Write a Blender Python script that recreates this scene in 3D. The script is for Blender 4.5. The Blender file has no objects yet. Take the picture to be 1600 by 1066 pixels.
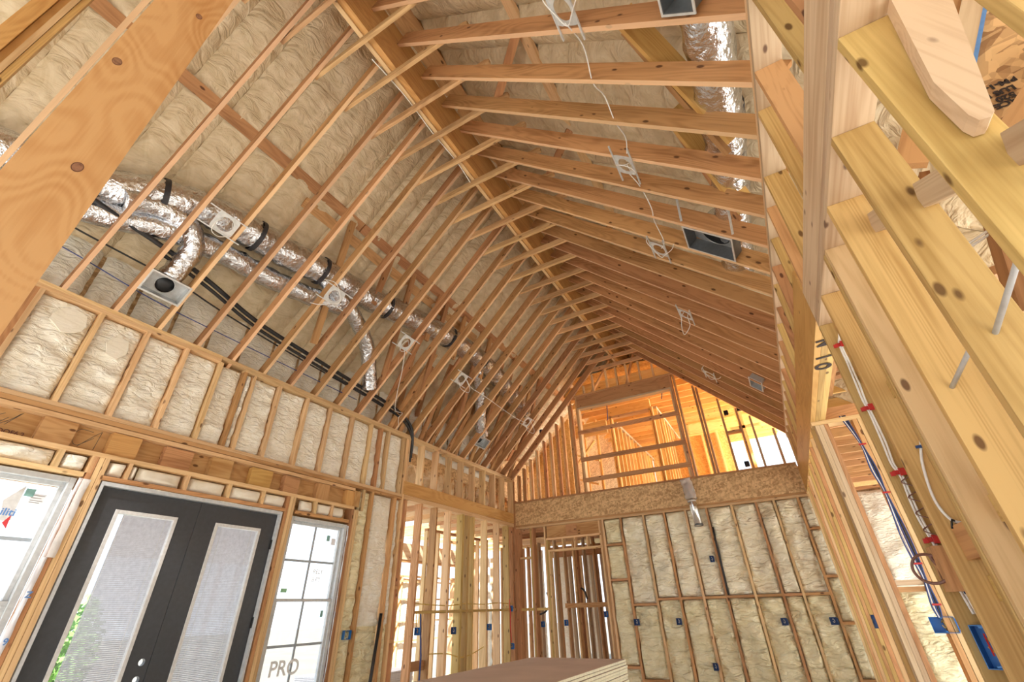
import bpy, bmesh, math, random
from mathutils import Vector, Matrix, Euler, noise
random.seed(7)
S = bpy.context.scene
C = S.collection
PI = math.pi
# ------------------------------------------------------------------ camera, sky, sun, exposure
cam_d = bpy.data.cameras.new('camera'); cam = bpy.data.objects.new('camera', cam_d); C.objects.link(cam)
cam_d.sensor_width = 36.0; cam_d.lens = 683.9 / 1600 * 36.0; cam_d.clip_start = 0.02; cam_d.clip_end = 300
R3 = ((0.86914267, 0.2768483, 0.40981221), (0.49394212, -0.44446742, -0.74730844), (-0.02474289, 0.85194116, -0.52305263))
cam.matrix_world = Matrix(R3).to_4x4()      # the lens is the world origin, the floor lies 1.45 m below it
S.camera = cam
W = bpy.data.worlds.new('World'); S.world = W; W.use_nodes = True
wn = W.node_tree.nodes; bg = wn['Background']
bg.inputs[0].default_value = (0.84, 0.92, 1.0, 1); bg.inputs[1].default_value = 1.6
sun_d = bpy.data.lights.new('sun', 'SUN'); sun_d.energy = 15.0; sun_d.angle = math.radians(3); sun_d.color = (1, .98, .95)
sun = bpy.data.objects.new('sun', sun_d); C.objects.link(sun)
sun.rotation_euler = Vector((-0.35, 0.65, -0.68)).to_track_quat('-Z', 'Y').to_euler()
# area lamp added to brighten the loft, standing in for window daylight
ad = bpy.data.lights.new('loft_fill_light', 'AREA'); ad.shape = 'RECTANGLE'; ad.size = 3.0; ad.size_y = 2.2; ad.energy = 1000; ad.color = (1, .96, .88)
ao = bpy.data.objects.new('loft_fill_light', ad); C.objects.link(ao); ao.location = (5.6, 12.3, 3.4); ao.rotation_euler = (0, PI / 2, 0)
S.view_settings.view_transform = 'Standard'; S.view_settings.look = 'None'
S.view_settings.gamma = 1; S.view_settings.use_curve_mapping = False
S.view_settings.exposure = 0.36
S.cycles.max_bounces = 12; S.cycles.diffuse_bounces = 7; S.cycles.glossy_bounces = 3
S.cycles.transparent_max_bounces = 16; S.cycles.transmission_bounces = 4
S.cycles.use_denoising = True; S.cycles.sample_clamp_indirect = 6
FLOOR = -1.45

# ------------------------------------------------------------------ materials
def nt(name):
    m = bpy.data.materials.new(name); m.use_nodes = True
    return m, m.node_tree, m.node_tree.nodes['Principled BSDF']
def N(t, ty, **kw):
    n = t.nodes.new(ty)
    for k, v in kw.items(): setattr(n, k, v)
    return n
def ramp(t, a, b, p0=0.0, p1=1.0):
    r = N(t, 'ShaderNodeValToRGB'); e = r.color_ramp.elements
    e[0].position = p0; e[0].color = (*a, 1); e[1].position = p1; e[1].color = (*b, 1)
    return r
def mapn(t, src, sc):
    m = N(t, 'ShaderNodeMapping'); m.inputs['Scale'].default_value = sc; t.links.new(src, m.inputs['Vector']); return m.outputs[0]
def wood(name, light, dark, knots=.55, rough=.62, grain=1.0, var=.16, ring=(.7, 5), edge=None):
    m, t, b = nt(name); L = t.links.new
    tc = N(t, 'ShaderNodeTexCoord'); oi = N(t, 'ShaderNodeObjectInfo')
    mul = N(t, 'ShaderNodeMath', operation='MULTIPLY'); mul.inputs[1].default_value = 47.0; L(oi.outputs['Random'], mul.inputs[0])
    add = N(t, 'ShaderNodeVectorMath', operation='ADD'); L(tc.outputs['Object'], add.inputs[0]); L(mul.outputs[0], add.inputs[1])
    v = add.outputs[0]
    n1 = N(t, 'ShaderNodeTexNoise'); n1.inputs['Scale'].default_value = 1; n1.inputs['Detail'].default_value = 3; n1.inputs['Distortion'].default_value = .6
    L(mapn(t, v, (.9, 9 * grain, 9 * grain)), n1.inputs['Vector'])
    # growth rings: contour lines of a slow noise
    n0 = N(t, 'ShaderNodeTexNoise'); n0.inputs['Scale'].default_value = 1; n0.inputs['Detail'].default_value = 1.0
    L(mapn(t, v, (ring[0], ring[1], ring[1])), n0.inputs['Vector'])
    k = N(t, 'ShaderNodeMath', operation='MULTIPLY'); k.inputs[1].default_value = 95; L(n0.outputs[0], k.inputs[0])
    sn = N(t, 'ShaderNodeMath', operation='SINE'); L(k.outputs[0], sn.inputs[0])
    sm = N(t, 'ShaderNodeMath', operation='MULTIPLY_ADD'); sm.inputs[1].default_value = .085; L(sn.outputs[0], sm.inputs[0]); L(n1.outputs[0], sm.inputs[2])
    n2 = N(t, 'ShaderNodeTexNoise'); n2.inputs['Scale'].default_value = 1; n2.inputs['Detail'].default_value = 2
    L(mapn(t, v, (3, 130, 130)), n2.inputs['Vector'])
    a2 = N(t, 'ShaderNodeMath', operation='MULTIPLY_ADD'); a2.inputs[1].default_value = .30; L(n2.outputs[0], a2.inputs[0]); L(sm.outputs[0], a2.inputs[2])
    r = ramp(t, dark, light, .40, .74); L(a2.outputs[0], r.inputs[0])
    # knots
    vo = N(t, 'ShaderNodeTexVoronoi'); vo.inputs['Scale'].default_value = 1; vo.inputs['Randomness'].default_value = 1
    L(mapn(t, v, (5.5, 12, 12)), vo.inputs['Vector'])
    sp = N(t, 'ShaderNodeSeparateColor'); L(vo.outputs['Color'], sp.inputs[0])
    lt = N(t, 'ShaderNodeMath', operation='GREATER_THAN'); lt.inputs[1].default_value = 1 - knots * .5; L(sp.outputs[0], lt.inputs[0])
    mr = N(t, 'ShaderNodeMapRange'); mr.inputs[1].default_value = .12; mr.inputs[2].default_value = .19; mr.inputs[3].default_value = 1; mr.inputs[4].default_value = 0
    L(vo.outputs['Distance'], mr.inputs[0])
    kk = N(t, 'ShaderNodeMath', operation='MULTIPLY'); L(lt.outputs[0], kk.inputs[0]); L(mr.outputs[0], kk.inputs[1])
    mx = N(t, 'ShaderNodeMixRGB'); mx.inputs[2].default_value = (dark[0] * .38, dark[1] * .33, dark[2] * .35, 1); L(kk.outputs[0], mx.inputs[0]); L(r.outputs[0], mx.inputs[1])
    # board to board tint
    h = N(t, 'ShaderNodeHueSaturation')
    m2 = N(t, 'ShaderNodeMapRange'); m2.inputs[3].default_value = 1 - var; m2.inputs[4].default_value = 1 + var; L(oi.outputs['Random'], m2.inputs[0]); L(m2.outputs[0], h.inputs['Value'])
    f = N(t, 'ShaderNodeMath', operation='FRACT'); g = N(t, 'ShaderNodeMath', operation='MULTIPLY'); g.inputs[1].default_value = 7.31; L(oi.outputs['Random'], g.inputs[0]); L(g.outputs[0], f.inputs[0])
    m3 = N(t, 'ShaderNodeMapRange'); m3.inputs[3].default_value = .492; m3.inputs[4].default_value = .506; L(f.outputs[0], m3.inputs[0]); L(m3.outputs[0], h.inputs['Hue'])
    if edge:                      # narrow edges coloured paler, as if lit from the floor below
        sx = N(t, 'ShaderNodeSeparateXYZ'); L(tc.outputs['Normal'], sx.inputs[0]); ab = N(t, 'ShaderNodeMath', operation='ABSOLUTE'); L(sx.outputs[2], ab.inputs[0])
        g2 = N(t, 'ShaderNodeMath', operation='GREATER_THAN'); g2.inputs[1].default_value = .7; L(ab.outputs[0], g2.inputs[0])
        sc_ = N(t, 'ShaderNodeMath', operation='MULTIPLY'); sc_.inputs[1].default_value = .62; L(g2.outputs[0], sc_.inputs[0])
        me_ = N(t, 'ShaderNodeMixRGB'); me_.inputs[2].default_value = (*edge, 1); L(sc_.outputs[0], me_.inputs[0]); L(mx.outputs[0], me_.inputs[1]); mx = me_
    L(mx.outputs[0], h.inputs['Color']); L(h.outputs[0], b.inputs['Base Color'])
    b.inputs['Roughness'].default_value = rough; b.inputs['Specular IOR Level'].default_value = .25
    bp = N(t, 'ShaderNodeBump'); bp.inputs['Strength'].default_value = .2; bp.inputs['Distance'].default_value = .004
    L(a2.outputs[0], bp.inputs['Height']); L(bp.outputs[0], b.inputs['Normal'])
    return m
FIR = wood('fir_rafter_wood', (.55, .305, .14), (.35, .175, .07), .8)
COLL = wood('collar_tie_wood', (.58, .36, .18), (.38, .21, .09), .6)
RAFT = wood('rafter_wood', (.50, .265, .115), (.31, .15, .058), .8, edge=(.80, .55, .34))  # broad faces darkened and edges paled to imitate light from below
FIR2 = wood('fir_brown_wood', (.48, .26, .115), (.32, .155, .065), .8)
PINE = wood('pale_pine_wood', (.72, .50, .27), (.54, .34, .16), .7, ring=(.4, 6))
STUD = wood('spruce_stud_wood', (.57, .39, .15), (.40, .25, .08), 1.2, .5, ring=(.3, 8))
PALE = wood('planed_pale_wood', (.58, .44, .29), (.44, .30, .18), .6, ring=(.25, 8))
LVL = wood('laminated_beam_wood', (.62, .37, .13), (.46, .24, .07), .1, .5, .6, .06)
PLK = wood('plywood_face_wood', (.55, .34, .145), (.38, .195, .065), .7, .5, .5, .04)
PLY = wood('near_post_veneer', (.56, .345, .145), (.44, .235, .08), 0, .5, .3, .03, ring=(2.2, 4.5))
LITW = wood('lit_upstairs_wood', (.93, .65, .27), (.78, .48, .16), .4)  # wood colour raised and warmed to stand in for brighter light upstairs
def osb(name, c1=(.72, .49, .25), c2=(.38, .22, .09), sc=1.0):
    m, t, b = nt(name); L = t.links.new
    tc = N(t, 'ShaderNodeTexCoord'); cols = []
    for i, (rx, ry_, rz) in enumerate(((.0, .25, .1), (.0, -1.0, .9), (.0, 1.2, -.6))):
        mp = N(t, 'ShaderNodeMapping'); mp.vector_type = 'POINT'; mp.inputs['Rotation'].default_value = (rx, ry_, rz); L(tc.outputs['Object'], mp.inputs['Vector'])
        vo = N(t, 'ShaderNodeTexVoronoi'); vo.inputs['Scale'].default_value = sc; L(mapn(t, mp.outputs[0], (7, 34, 34)), vo.inputs['Vector'])
        se = N(t, 'ShaderNodeSeparateColor'); L(vo.outputs['Color'], se.inputs[0]); cols.append(se.outputs[0])
    mm = N(t, 'ShaderNodeMath', operation='MAXIMUM'); L(cols[0], mm.inputs[0]); L(cols[1], mm.inputs[1])
    av = N(t, 'ShaderNodeMath', operation='MULTIPLY'); L(mm.outputs[0], av.inputs[0]); L(cols[2], av.inputs[1])
    pw = N(t, 'ShaderNodeMath', operation='MULTIPLY_ADD'); pw.inputs[1].default_value = .55; L(av.outputs[0], pw.inputs[0]); 
    ml = N(t, 'ShaderNodeMath', operation='MULTIPLY'); ml.inputs[1].default_value = .45; L(mm.outputs[0], ml.inputs[0]); L(ml.outputs[0], pw.inputs[2]); av = pw
    r = ramp(t, c2, c1, .15, .75); L(av.outputs[0], r.inputs[0]); L(r.outputs[0], b.inputs['Base Color'])
    b.inputs['Roughness'].default_value = .6
    bp = N(t, 'ShaderNodeBump'); bp.inputs['Strength'].default_value = .35; bp.inputs['Distance'].default_value = .004; L(av.outputs[0], bp.inputs['Height']); L(bp.outputs[0], b.inputs['Normal'])
    return m
OSB = osb('strand_board')
OSBD = osb('strand_board_coarse', (.72, .46, .22), (.30, .15, .06), .8)
OSBL = osb('strand_board_lit', (.84, .56, .22), (.64, .37, .11))  # strand board with the strong loft light put into its colour
def foamm(name, c1, c2, sheen=.35, bs=.9, sc=13, bd=.045):
    m, t, b = nt(name); L = t.links.new
    tc = N(t, 'ShaderNodeTexCoord')
    n1 = N(t, 'ShaderNodeTexNoise'); n1.inputs['Scale'].default_value = 5; n1.inputs['Detail'].default_value = 4; n1.inputs['Distortion'].default_value = 1.2; L(tc.outputs['Object'], n1.inputs['Vector'])
    r = ramp(t, c2, c1, .32, .66); L(n1.outputs[0], r.inputs[0]); L(r.outputs[0], b.inputs['Base Color'])
    b.inputs['Roughness'].default_value = .48; b.inputs['Specular IOR Level'].default_value = sheen
    n2 = N(t, 'ShaderNodeTexNoise'); n2.inputs['Scale'].default_value = sc; n2.inputs['Detail'].default_value = 5; n2.inputs['Distortion'].default_value = 1.1
    L(mapn(t, tc.outputs['Object'], (.7, .7, 1.8)), n2.inputs['Vector'])
    bp = N(t, 'ShaderNodeBump'); bp.inputs['Strength'].default_value = bs; bp.inputs['Distance'].default_value = bd; L(n2.outputs[0], bp.inputs['Height']); L(bp.outputs[0], b.inputs['Normal'])
    return m
FOAMW = foamm('cream_spray_foam', (.93, .91, .82), (.84, .79, .65))
FOAMG = foamm('greenish_spray_foam', (.93, .88, .62), (.80, .72, .44), .7, 1.0, 7, .09)
FOAMB = foamm('glossy_cream_foam', (.95, .91, .73), (.85, .78, .55), .8, 1.0, 7, .09)
FOAMR = foamm('roof_spray_foam', (.70, .59, .41), (.56, .45, .28), .35, .8, 6, .07)
FOAMT = foamm('trimmed_foam', (.84, .80, .70), (.78, .73, .60), .2, .15)
def plain(name, col, rough=.5, metal=0, bump=0, bscale=30, spec=.5):
    m, t, b = nt(name); b.inputs['Base Color'].default_value = (*col, 1); b.inputs['Roughness'].default_value = rough; b.inputs['Metallic'].default_value = metal
    b.inputs['Specular IOR Level'].default_value = spec
    tc = N(t, 'ShaderNodeTexCoord'); n = N(t, 'ShaderNodeTexNoise'); n.inputs['Scale'].default_value = bscale; n.inputs['Detail'].default_value = 3
    t.links.new(tc.outputs['Object'], n.inputs['Vector'])
    hs = ramp(t, tuple(c * .88 for c in col), tuple(min(1, c * 1.07) for c in col), .3, .7); t.links.new(n.outputs[0], hs.inputs[0]); t.links.new(hs.outputs[0], b.inputs['Base Color'])
    if bump:
        bp = N(t, 'ShaderNodeBump'); bp.inputs['Strength'].default_value = bump; bp.inputs['Distance'].default_value = .02; t.links.new(n.outputs[0], bp.inputs['Height']); t.links.new(bp.outputs[0], b.inputs['Normal'])
    return m
FOIL = plain('crinkled_foil', (.70, .73, .78), .27, 1, .9, 22)
GALV = plain('galvanized_steel', (.55, .57, .58), .42, .85)
GALVP = plain('pale_steel_bracket', (.62, .63, .62), .5, .3)
DARKM = plain('dark_steel_inside', (.16, .17, .18), .45, .6)
BLACK = plain('black_rubber', (.018, .018, .02), .45)
BLKT = plain('black_duct_strap', (.03, .03, .035), .55)
BLUE = plain('blue_plastic_box', (.02, .17, .52), .4)
BLUED = plain('dark_blue_box', (.015, .06, .20), .5)
NAVY = plain('navy_cable', (.03, .06, .22), .45)
WHITEC = plain('white_cable', (.80, .79, .76), .4)
YELC = plain('yellow_cable', (.62, .42, .10), .5)
REDC = plain('red_cable', (.60, .04, .03), .5)
REDP = plain('red_plastic_clip', (.45, .02, .02), .4)
BROWNC = plain('brown_cable', (.20, .10, .08), .45)
GREYP = plain('grey_pipe', (.52, .54, .57), .35)
VINYL = plain('white_vinyl', (.56, .59, .61), .35)
WRAP = plain('white_house_wrap', (.83, .85, .90), .5, 0, .3, 9)
PLAST = plain('clear_plastic_flap', (.70, .68, .66), .25, 0, .6, 12)
MUNT = plain('grey_muntin', (.36, .41, .46), .4)
DOORB = plain('charcoal_door_paint', (.045, .05, .058), .38)
FILM, t_, b_f = nt('clear_film')
_tr = N(t_, 'ShaderNodeBsdfTransparent'); _mx = N(t_, 'ShaderNodeMixShader'); _mx.inputs[0].default_value = .4; b_f.inputs['Roughness'].default_value = .15; b_f.inputs['Base Color'].default_value = (.8, .8, .8, 1)
t_.links.new(_tr.outputs[0], _mx.inputs[1]); t_.links.new(b_f.outputs[0], _mx.inputs[2]); t_.links.new(_mx.outputs[0], t_.nodes['Material Output'].inputs[0])
SHINY = plain('shiny_flue_steel', (.70, .71, .72), .22, 1, .3, 14)
LITE = plain('grey_white_lite_frame', (.68, .69, .69), .4)
BLIND = plain('white_blind_slat', (.70, .70, .74), .45)
CONC = plain('subfloor', (.84, .80, .73), .8, 0, .1, 4)
GROUND = plain('dry_ground', (.17, .165, .14), .9, 0, .1, .6)
GYPE = plain('drywall_edge_paper', (.82, .80, .60), .7)
GYPT = plain('drywall_back_paper', (.56, .47, .42), .7, 0, 0, 2)
INK = plain('black_ink', (.03, .02, .02), .8)
INKB = plain('brown_ink', (.16, .07, .05), .8)
PENC = plain('pencil_grey', (.17, .15, .12), .8)
PRNT = plain('pale_blue_print', (.80, .84, .88), .6)
PRNB = plain('blue_print', (.12, .28, .62), .6)
PRNR = plain('red_print', (.62, .05, .06), .6)
PRNG = plain('green_sticker', (.30, .62, .36), .6)
TEAL = plain('teal_sticker', (.22, .42, .40), .4)
LEAF = plain('green_leaves', (.16, .34, .07), .7, 0, .5, 9)
m, t, b = nt('window_glass'); GLASS = m
tr = N(t, 'ShaderNodeBsdfTransparent'); gl = N(t, 'ShaderNodeBsdfGlossy'); gl.inputs['Roughness'].default_value = .02; mxs = N(t, 'ShaderNodeMixShader')
fr = N(t, 'ShaderNodeFresnel'); fr.inputs[0].default_value = 1.5
t.links.new(fr.outputs[0], mxs.inputs[0]); t.links.new(tr.outputs[0], mxs.inputs[1]); t.links.new(gl.outputs[0], mxs.inputs[2]); t.links.new(mxs.outputs[0], t.nodes['Material Output'].inputs[0])

# ------------------------------------------------------------------ helpers
def tag(o, label, cat, group=None):
    o['label'] = label; o['category'] = cat
    if group: o['group'] = group
    return o
def link(o, parent, loc):
    C.objects.link(o)
    if parent is not None:
        o.parent = parent
        pl = Vector((0, 0, 0)); p = parent
        while p is not None: pl += Vector(p.location); p = p.parent
        loc = Vector(loc) - pl
    o.location = loc
    return o
def empty(name, loc=(0, 0, 0), parent=None):
    o = bpy.data.objects.new(name, None); o.empty_display_size = .1; return link(o, parent, loc)
def struct(name):
    o = empty(name); o['kind'] = 'structure'; return o
def thing(name, label, cat, loc, group=None):
    if cat == 'duct': group = 'flexible foil ducts above the rafters'
    return tag(empty(name, loc), label, cat, group)
cache = {}
def boxmesh(L, a, b, mat, bev=0.0):
    key = (round(L, 3), round(a, 4), round(b, 4), mat.name, bev)
    if key in cache: return cache[key]
    bm = bmesh.new(); bmesh.ops.create_cube(bm, size=1)
    bmesh.ops.scale(bm, vec=(L, a, b), verts=bm.verts)
    if bev: bmesh.ops.bevel(bm, geom=list(bm.edges), offset=bev, segments=2, affect='EDGES', profile=.6)
    me = bpy.data.meshes.new('board'); bm.to_mesh(me); bm.free(); me.materials.append(mat)
    cache[key] = me; return me
def bx(name, parent, x0, x1, y0, y1, z0, z1, mat, bev=0.0):
    if x0 > x1: x0, x1 = x1, x0
    if y0 > y1: y0, y1 = y1, y0
    if z0 > z1: z0, z1 = z1, z0
    dx, dy, dz = x1 - x0, y1 - y0, z1 - z0
    if dz >= dx and dz >= dy: me, rot = boxmesh(dz, dy, dx, mat, bev), (0, -PI / 2, 0)
    elif dy >= dx: me, rot = boxmesh(dy, dx, dz, mat, bev), (0, 0, PI / 2)
    else: me, rot = boxmesh(dx, dy, dz, mat, bev), (0, 0, 0)
    o = bpy.data.objects.new(name, me); o.rotation_euler = rot
    return link(o, parent, ((x0 + x1) / 2, (y0 + y1) / 2, (z0 + z1) / 2))
def beam(name, parent, p0, p1, w, t, mat, up=(0, 0, 1), bev=0.0):
    p0, p1 = Vector(p0), Vector(p1); d = p1 - p0; L = d.length; x = d.normalized(); u = Vector(up); z = (u - x * u.dot(x)).normalized(); y = z.cross(x)
    o = bpy.data.objects.new(name, boxmesh(L, t, w, mat, bev))
    o.rotation_euler = Matrix((x, y, z)).transposed().to_euler()
    return link(o, parent, (p0 + p1) / 2)
def mesh_obj(name, parent, verts, faces, mat, smooth=False, origin=None, rot=None):
    vs = [Vector(v) for v in verts]
    if origin is None:
        origin = Vector((sum(v.x for v in vs), sum(v.y for v in vs), sum(v.z for v in vs))) / len(vs)
    origin = Vector(origin)
    me = bpy.data.meshes.new(name); RT = rot.transposed() if rot else Matrix.Identity(3); me.from_pydata([RT @ (v - origin) for v in vs], [], faces); me.materials.append(mat)
    bm = bmesh.new(); bm.from_mesh(me); bmesh.ops.recalc_face_normals(bm, faces=bm.faces); bm.to_mesh(me); bm.free()
    if smooth:
        for p in me.polygons: p.use_smooth = True
    o = bpy.data.objects.new(name, me)
    if rot: o.rotation_euler = rot.to_euler()
    return link(o, parent, origin)
def prism(name, parent, poly, thick, mat, axis=None):          # polygon of 3-D points pushed along the vector thick
    n = len(poly); t = Vector(thick); a = [Vector(p) for p in poly]; rot = None
    if axis: x = Vector(axis).normalized(); z = t.normalized(); z = (z - x * z.dot(x)).normalized(); rot = Matrix((x, z.cross(x), z)).transposed()
    return mesh_obj(name, parent, a + [p + t for p in a], [list(range(n)), list(range(2 * n - 1, n - 1, -1))] + [[i, (i + 1) % n, n + (i + 1) % n, n + i] for i in range(n)], mat, rot=rot)
def smoothpath(pts, sub=6):
    P = [Vector(p) for p in pts]
    if len(P) < 3: return P
    out = []
    for i in range(len(P) - 1):
        a, b, c, d = P[max(i - 1, 0)], P[i], P[i + 1], P[min(i + 2, len(P) - 1)]
        for k in range(sub):
            s = k / sub
            out.append(.5 * ((2 * b) + (c - a) * s + (2 * a - 5 * b + 4 * c - d) * s * s + (3 * b - a - 3 * c + d) * s ** 3))
    out.append(P[-1]); return out
def tube(name, parent, pts, r, mat, seg=6, sub=5, wob=0.0, caps=True, seed=0, squash=1.0):
    P = smoothpath(pts, sub) if sub > 1 else [Vector(p) for p in pts]
    vs, fs = [], []; prev = None
    for i, p in enumerate(P):
        d = (P[min(i + 1, len(P) - 1)] - P[max(i - 1, 0)]).normalized()
        if prev is None: u = Vector((0, 0, 1)) if abs(d.z) < .9 else Vector((1, 0, 0)); u = (u - d * u.dot(d)).normalized()
        else: u = (prev - d * prev.dot(d)).normalized()
        prev = u; w = d.cross(u)
        for k in range(seg):
            a = 2 * PI * k / seg; q = u * math.cos(a) * squash + w * math.sin(a)
            rr = r
            if wob: rr = r * (1 + wob * noise.noise(Vector((i * .45 + seed, k * .9, seed))) + wob * .5 * math.sin(i * 1.9 + seed) * math.sin(k * 1.1))
            vs.append(p + q * rr)
    n = len(P)
    for i in range(n - 1):
        for k in range(seg): fs.append([i * seg + k, i * seg + (k + 1) % seg, (i + 1) * seg + (k + 1) % seg, (i + 1) * seg + k])
    if caps: fs.append(list(range(seg - 1, -1, -1))); fs.append([(n - 1) * seg + k for k in range(seg)])
    return mesh_obj(name, parent, vs, fs, mat, True, origin=P[0])
def foam(name, parent, o, u, v, n, mat, depth=.035, nu=12, nv=36, rip=1.0, seed=0, edge=.03, wav=7.0, emin=0.0):
    """sprayed-foam bay: o corner, u across, v along, n towards the room; surface bulges and curls back at the studs"""
    o, u, v, n = Vector(o), Vector(u), Vector(v), Vector(n).normalized(); LU, LV = u.length, v.length
    vs, fs = [], []
    for j in range(nv + 1):
        for i in range(nu + 1):
            s, q = i / nu, j / nv
            ex = min(s, 1 - s) * LU; ey = min(q, 1 - q) * LV
            e = min(1, ex / edge) * min(1, ey / edge); e = max(emin, e ** .5)
            X, Y = s * LU, q * LV
            h = depth * e * (.75 + .25 * math.sin(PI * s))
            w = noise.noise(Vector((X * 3.1, Y * wav + 1.3 * noise.noise(Vector((X * 3, Y * 2, seed))), seed * 3.7)))
            w2 = noise.noise(Vector((X * 9, Y * wav * 2.6, seed * 1.3 + 9)))
            w3 = noise.noise(Vector((X * 2.2, Y * 2.0, seed + 30)))
            h += rip * e * (.030 * w + .010 * w2 + .022 * w3)
            jit = .008 * noise.noise(Vector((Y * 14, seed, i))) if i in (0, nu) else 0
            vs.append(o + u * s + v * q + n * h + u.normalized() * jit)
    for j in range(nv):
        for i in range(nu): a = j * (nu + 1) + i; fs.append([a, a + 1, a + nu + 2, a + nu + 1])
    me = bpy.data.meshes.new(name); oo = Vector(o); me.from_pydata([p - oo for p in vs], [], fs); me.materials.append(mat)
    for p in me.polygons: p.use_smooth = True
    me.update()
    if me.polygons[len(me.polygons) // 2].normal.dot(n) < 0: me.flip_normals()
    return link(bpy.data.objects.new(name, me), parent, oo)
def text(name, parent, s, loc, size, xdir, ydir, mat, off=.003):
    cu = bpy.data.curves.new('txt', 'FONT'); cu.body = s; cu.size = size; cu.extrude = .0006; cu.offset = size * (.045 if mat is INK else .018)
    to = bpy.data.objects.new('txt', cu); C.objects.link(to)
    dg = bpy.context.evaluated_depsgraph_get(); me = bpy.data.meshes.new_from_object(to.evaluated_get(dg)); bpy.data.objects.remove(to)
    me.materials.clear(); me.materials.append(mat)
    o = bpy.data.objects.new(name, me); x = Vector(xdir).normalized(); y = Vector(ydir); y = (y - x * y.dot(x)).normalized(); z = x.cross(y)
    o.rotation_euler = Matrix((x, y, z)).transposed().to_euler()
    return link(o, parent, Vector(loc) + z * off)

# ------------------------------------------------------------------ key dimensions (metres, lens at the origin)
XL, XR, YG = -5.18, 0.605, 9.35
PZ = 2.66                       # top of both wall plates
RY = [0.777 + .4064 * k for k in range(-5, 22)]
def zl(x): return x + 7.84      # underside of the left ceiling rafters
def zr(x): return 3.265 - x     # underside of the right ceiling rafters

# ------------------------------------------------------------------ floor and ground
fl = bx('floor', None, -8.9, 6.5, -4.5, 13.5, FLOOR - .25, FLOOR, CONC); fl['kind'] = 'structure'
gd = bx('floor_outside', None, -70, 70, -70, 70, FLOOR - .6, FLOOR - .4, GROUND); gd['kind'] = 'structure'

# ------------------------------------------------------------------ roof: foam bays, purlins, rafters, collar ties
ceil = struct('ceiling'); roof = struct('ceiling_foam')
OFF = .98; s2 = math.sqrt(.5)
nb = 0
ys = [-2.3 + .4064 * k for k in range(0, 33)]
for i, y in enumerate(ys[:-1]):
    y1 = ys[i + 1]
    if y > 10.4: break
    L = 3.25
    foam('foam_bay', roof, (-5.48, y, zl(-5.48) + OFF), (0, y1 - y, 0), (L, 0, L), (1, 0, -1), FOAMR, .07, 12, 72, 1.5, i * 1.7, .10, 6, .15)
    if y < 9.5 or True:
        L2 = 5.1
        foam('foam_bay', roof, (2.9, y, zr(2.9) + OFF), (0, y1 - y, 0), (-L2, 0, L2), (-1, 0, -1), FOAMR, .07, 12, 90, 1.5, i * 2.3 + 50, .10, 6, .15)
for sgn, xa, za in ((1, -5.6, zl(-5.6) + OFF), (-1, 3.0, zr(3.0) + OFF)):
    xe = -2.2875; ze = zl(xe) + OFF
    a, b_ = Vector((xa, -2.4, za)), Vector((xe, -2.4, ze)); n = Vector((-sgn, 0, 1)) * .03
    prism('roof_deck', roof, [a + n, b_ + n, b_ + n * 2, a + n * 2], (0, 21.0 if sgn > 0 else 12.6, 0), OSB)
for sgn, xa in ((1, -5.6), (-1, 3.0)):
    za = (zl(xa) if sgn > 0 else zr(xa)) + OFF; a, b_ = Vector((xa, -5.5, za)), Vector((-2.2875, -5.5, zl(-2.2875) + OFF)); n = Vector((-sgn, 0, 1)) * .03
    prism('roof_deck', roof, [a + n, b_ + n, b_ + n * 2, a + n * 2], (0, 3.09, 0), OSB)
prism('roof_deck', roof, [(-2.2875, 10.2, zl(-2.2875) + OFF + .03), (-.9, 10.2, zr(-.9) + OFF + .03), (-.9, 10.2, zr(-.9) + OFF + .06), (-2.2875, 10.2, zl(-2.2875) + OFF + .06)], (0, 8.4, 0), OSB)
bx('ridge_board', roof, -2.42, -2.155, -2.4, 18.5, 6.30, 6.62, FIR2)

# foam on the low attic wall above the left plate
for i, y in enumerate(ys[:-1]):
    if y > 8.4: break
    foam('foam_bay', roof, (-5.46, y + .02, 2.50), (0, .37, 0), (0, 0, .95), (1, 0, 0), FOAMW, .05, 8, 18, 1.8, i * 3.1 + 7, .04, 6)
bx('sheathing', roof, -5.52, -5.48, -2.4, 10.6, 2.3, 3.6, OSB)
bx('sheathing', roof, -6.1, -6.06, 5.62, 10.6, 1.92, 3.5, OSB)
for i in range(11):
    foam('foam_bay', roof, (-6.05, 5.65 + .42 * i, 1.95), (0, .38, 0), (0, 0, 1.3), (1, 0, 0), FOAMR, .05, 8, 24, 1.5, i + 90, .04, 6)
    beam('attic_web', roof, (-5.7, 5.55 + .42 * i, 1.9), (-5.5, 5.75 + .5 * i, 3.0), .09, .038, FIR, (0, 1, 0))
    if i % 2: beam('attic_web', roof, (-5.55, 6.1 + .42 * i, 1.9), (-5.55, 5.6 + .42 * i, 2.7), .09, .038, PINE, (0, 1, 0))
# purlins under the foam and their struts
for x, f, nd in ((-4.0, zl, 1), (-.86, zr, -1)):
    n = Vector((nd, 0, -1)).normalized()
    for off, yy in ((0, (-2.2, 2.9)), (.0, (2.92, 6.6)), (0, (6.62, 10.4))):
        c = Vector((x, 0, f(x) + OFF - .09))
        beam('purlin', ceil, c + Vector((0, yy[0], 0)), c + Vector((0, yy[1], 0)), .04, .14, FIR2 if nd > 0 else PINE, n)
for y in (2.75, 4.05, 4.95, 6.1, 7.0, 8.3):
    beam('purlin_strut', ceil, (-4.0, y, zl(-4.0) + OFF - .12), (-4.75, y + .35, 3.12), .09, .038, FIR2, (0, 1, 0))
for y in (3.55, 4.75, 5.5, 6.4, 7.4, 8.6):
    beam('purlin_strut', ceil, (-4.0, y, zl(-4.0) + OFF - .12), (-4.25, y, 3.62 + .25), .09, .038, FIR2, (0, 1, 0))
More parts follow.
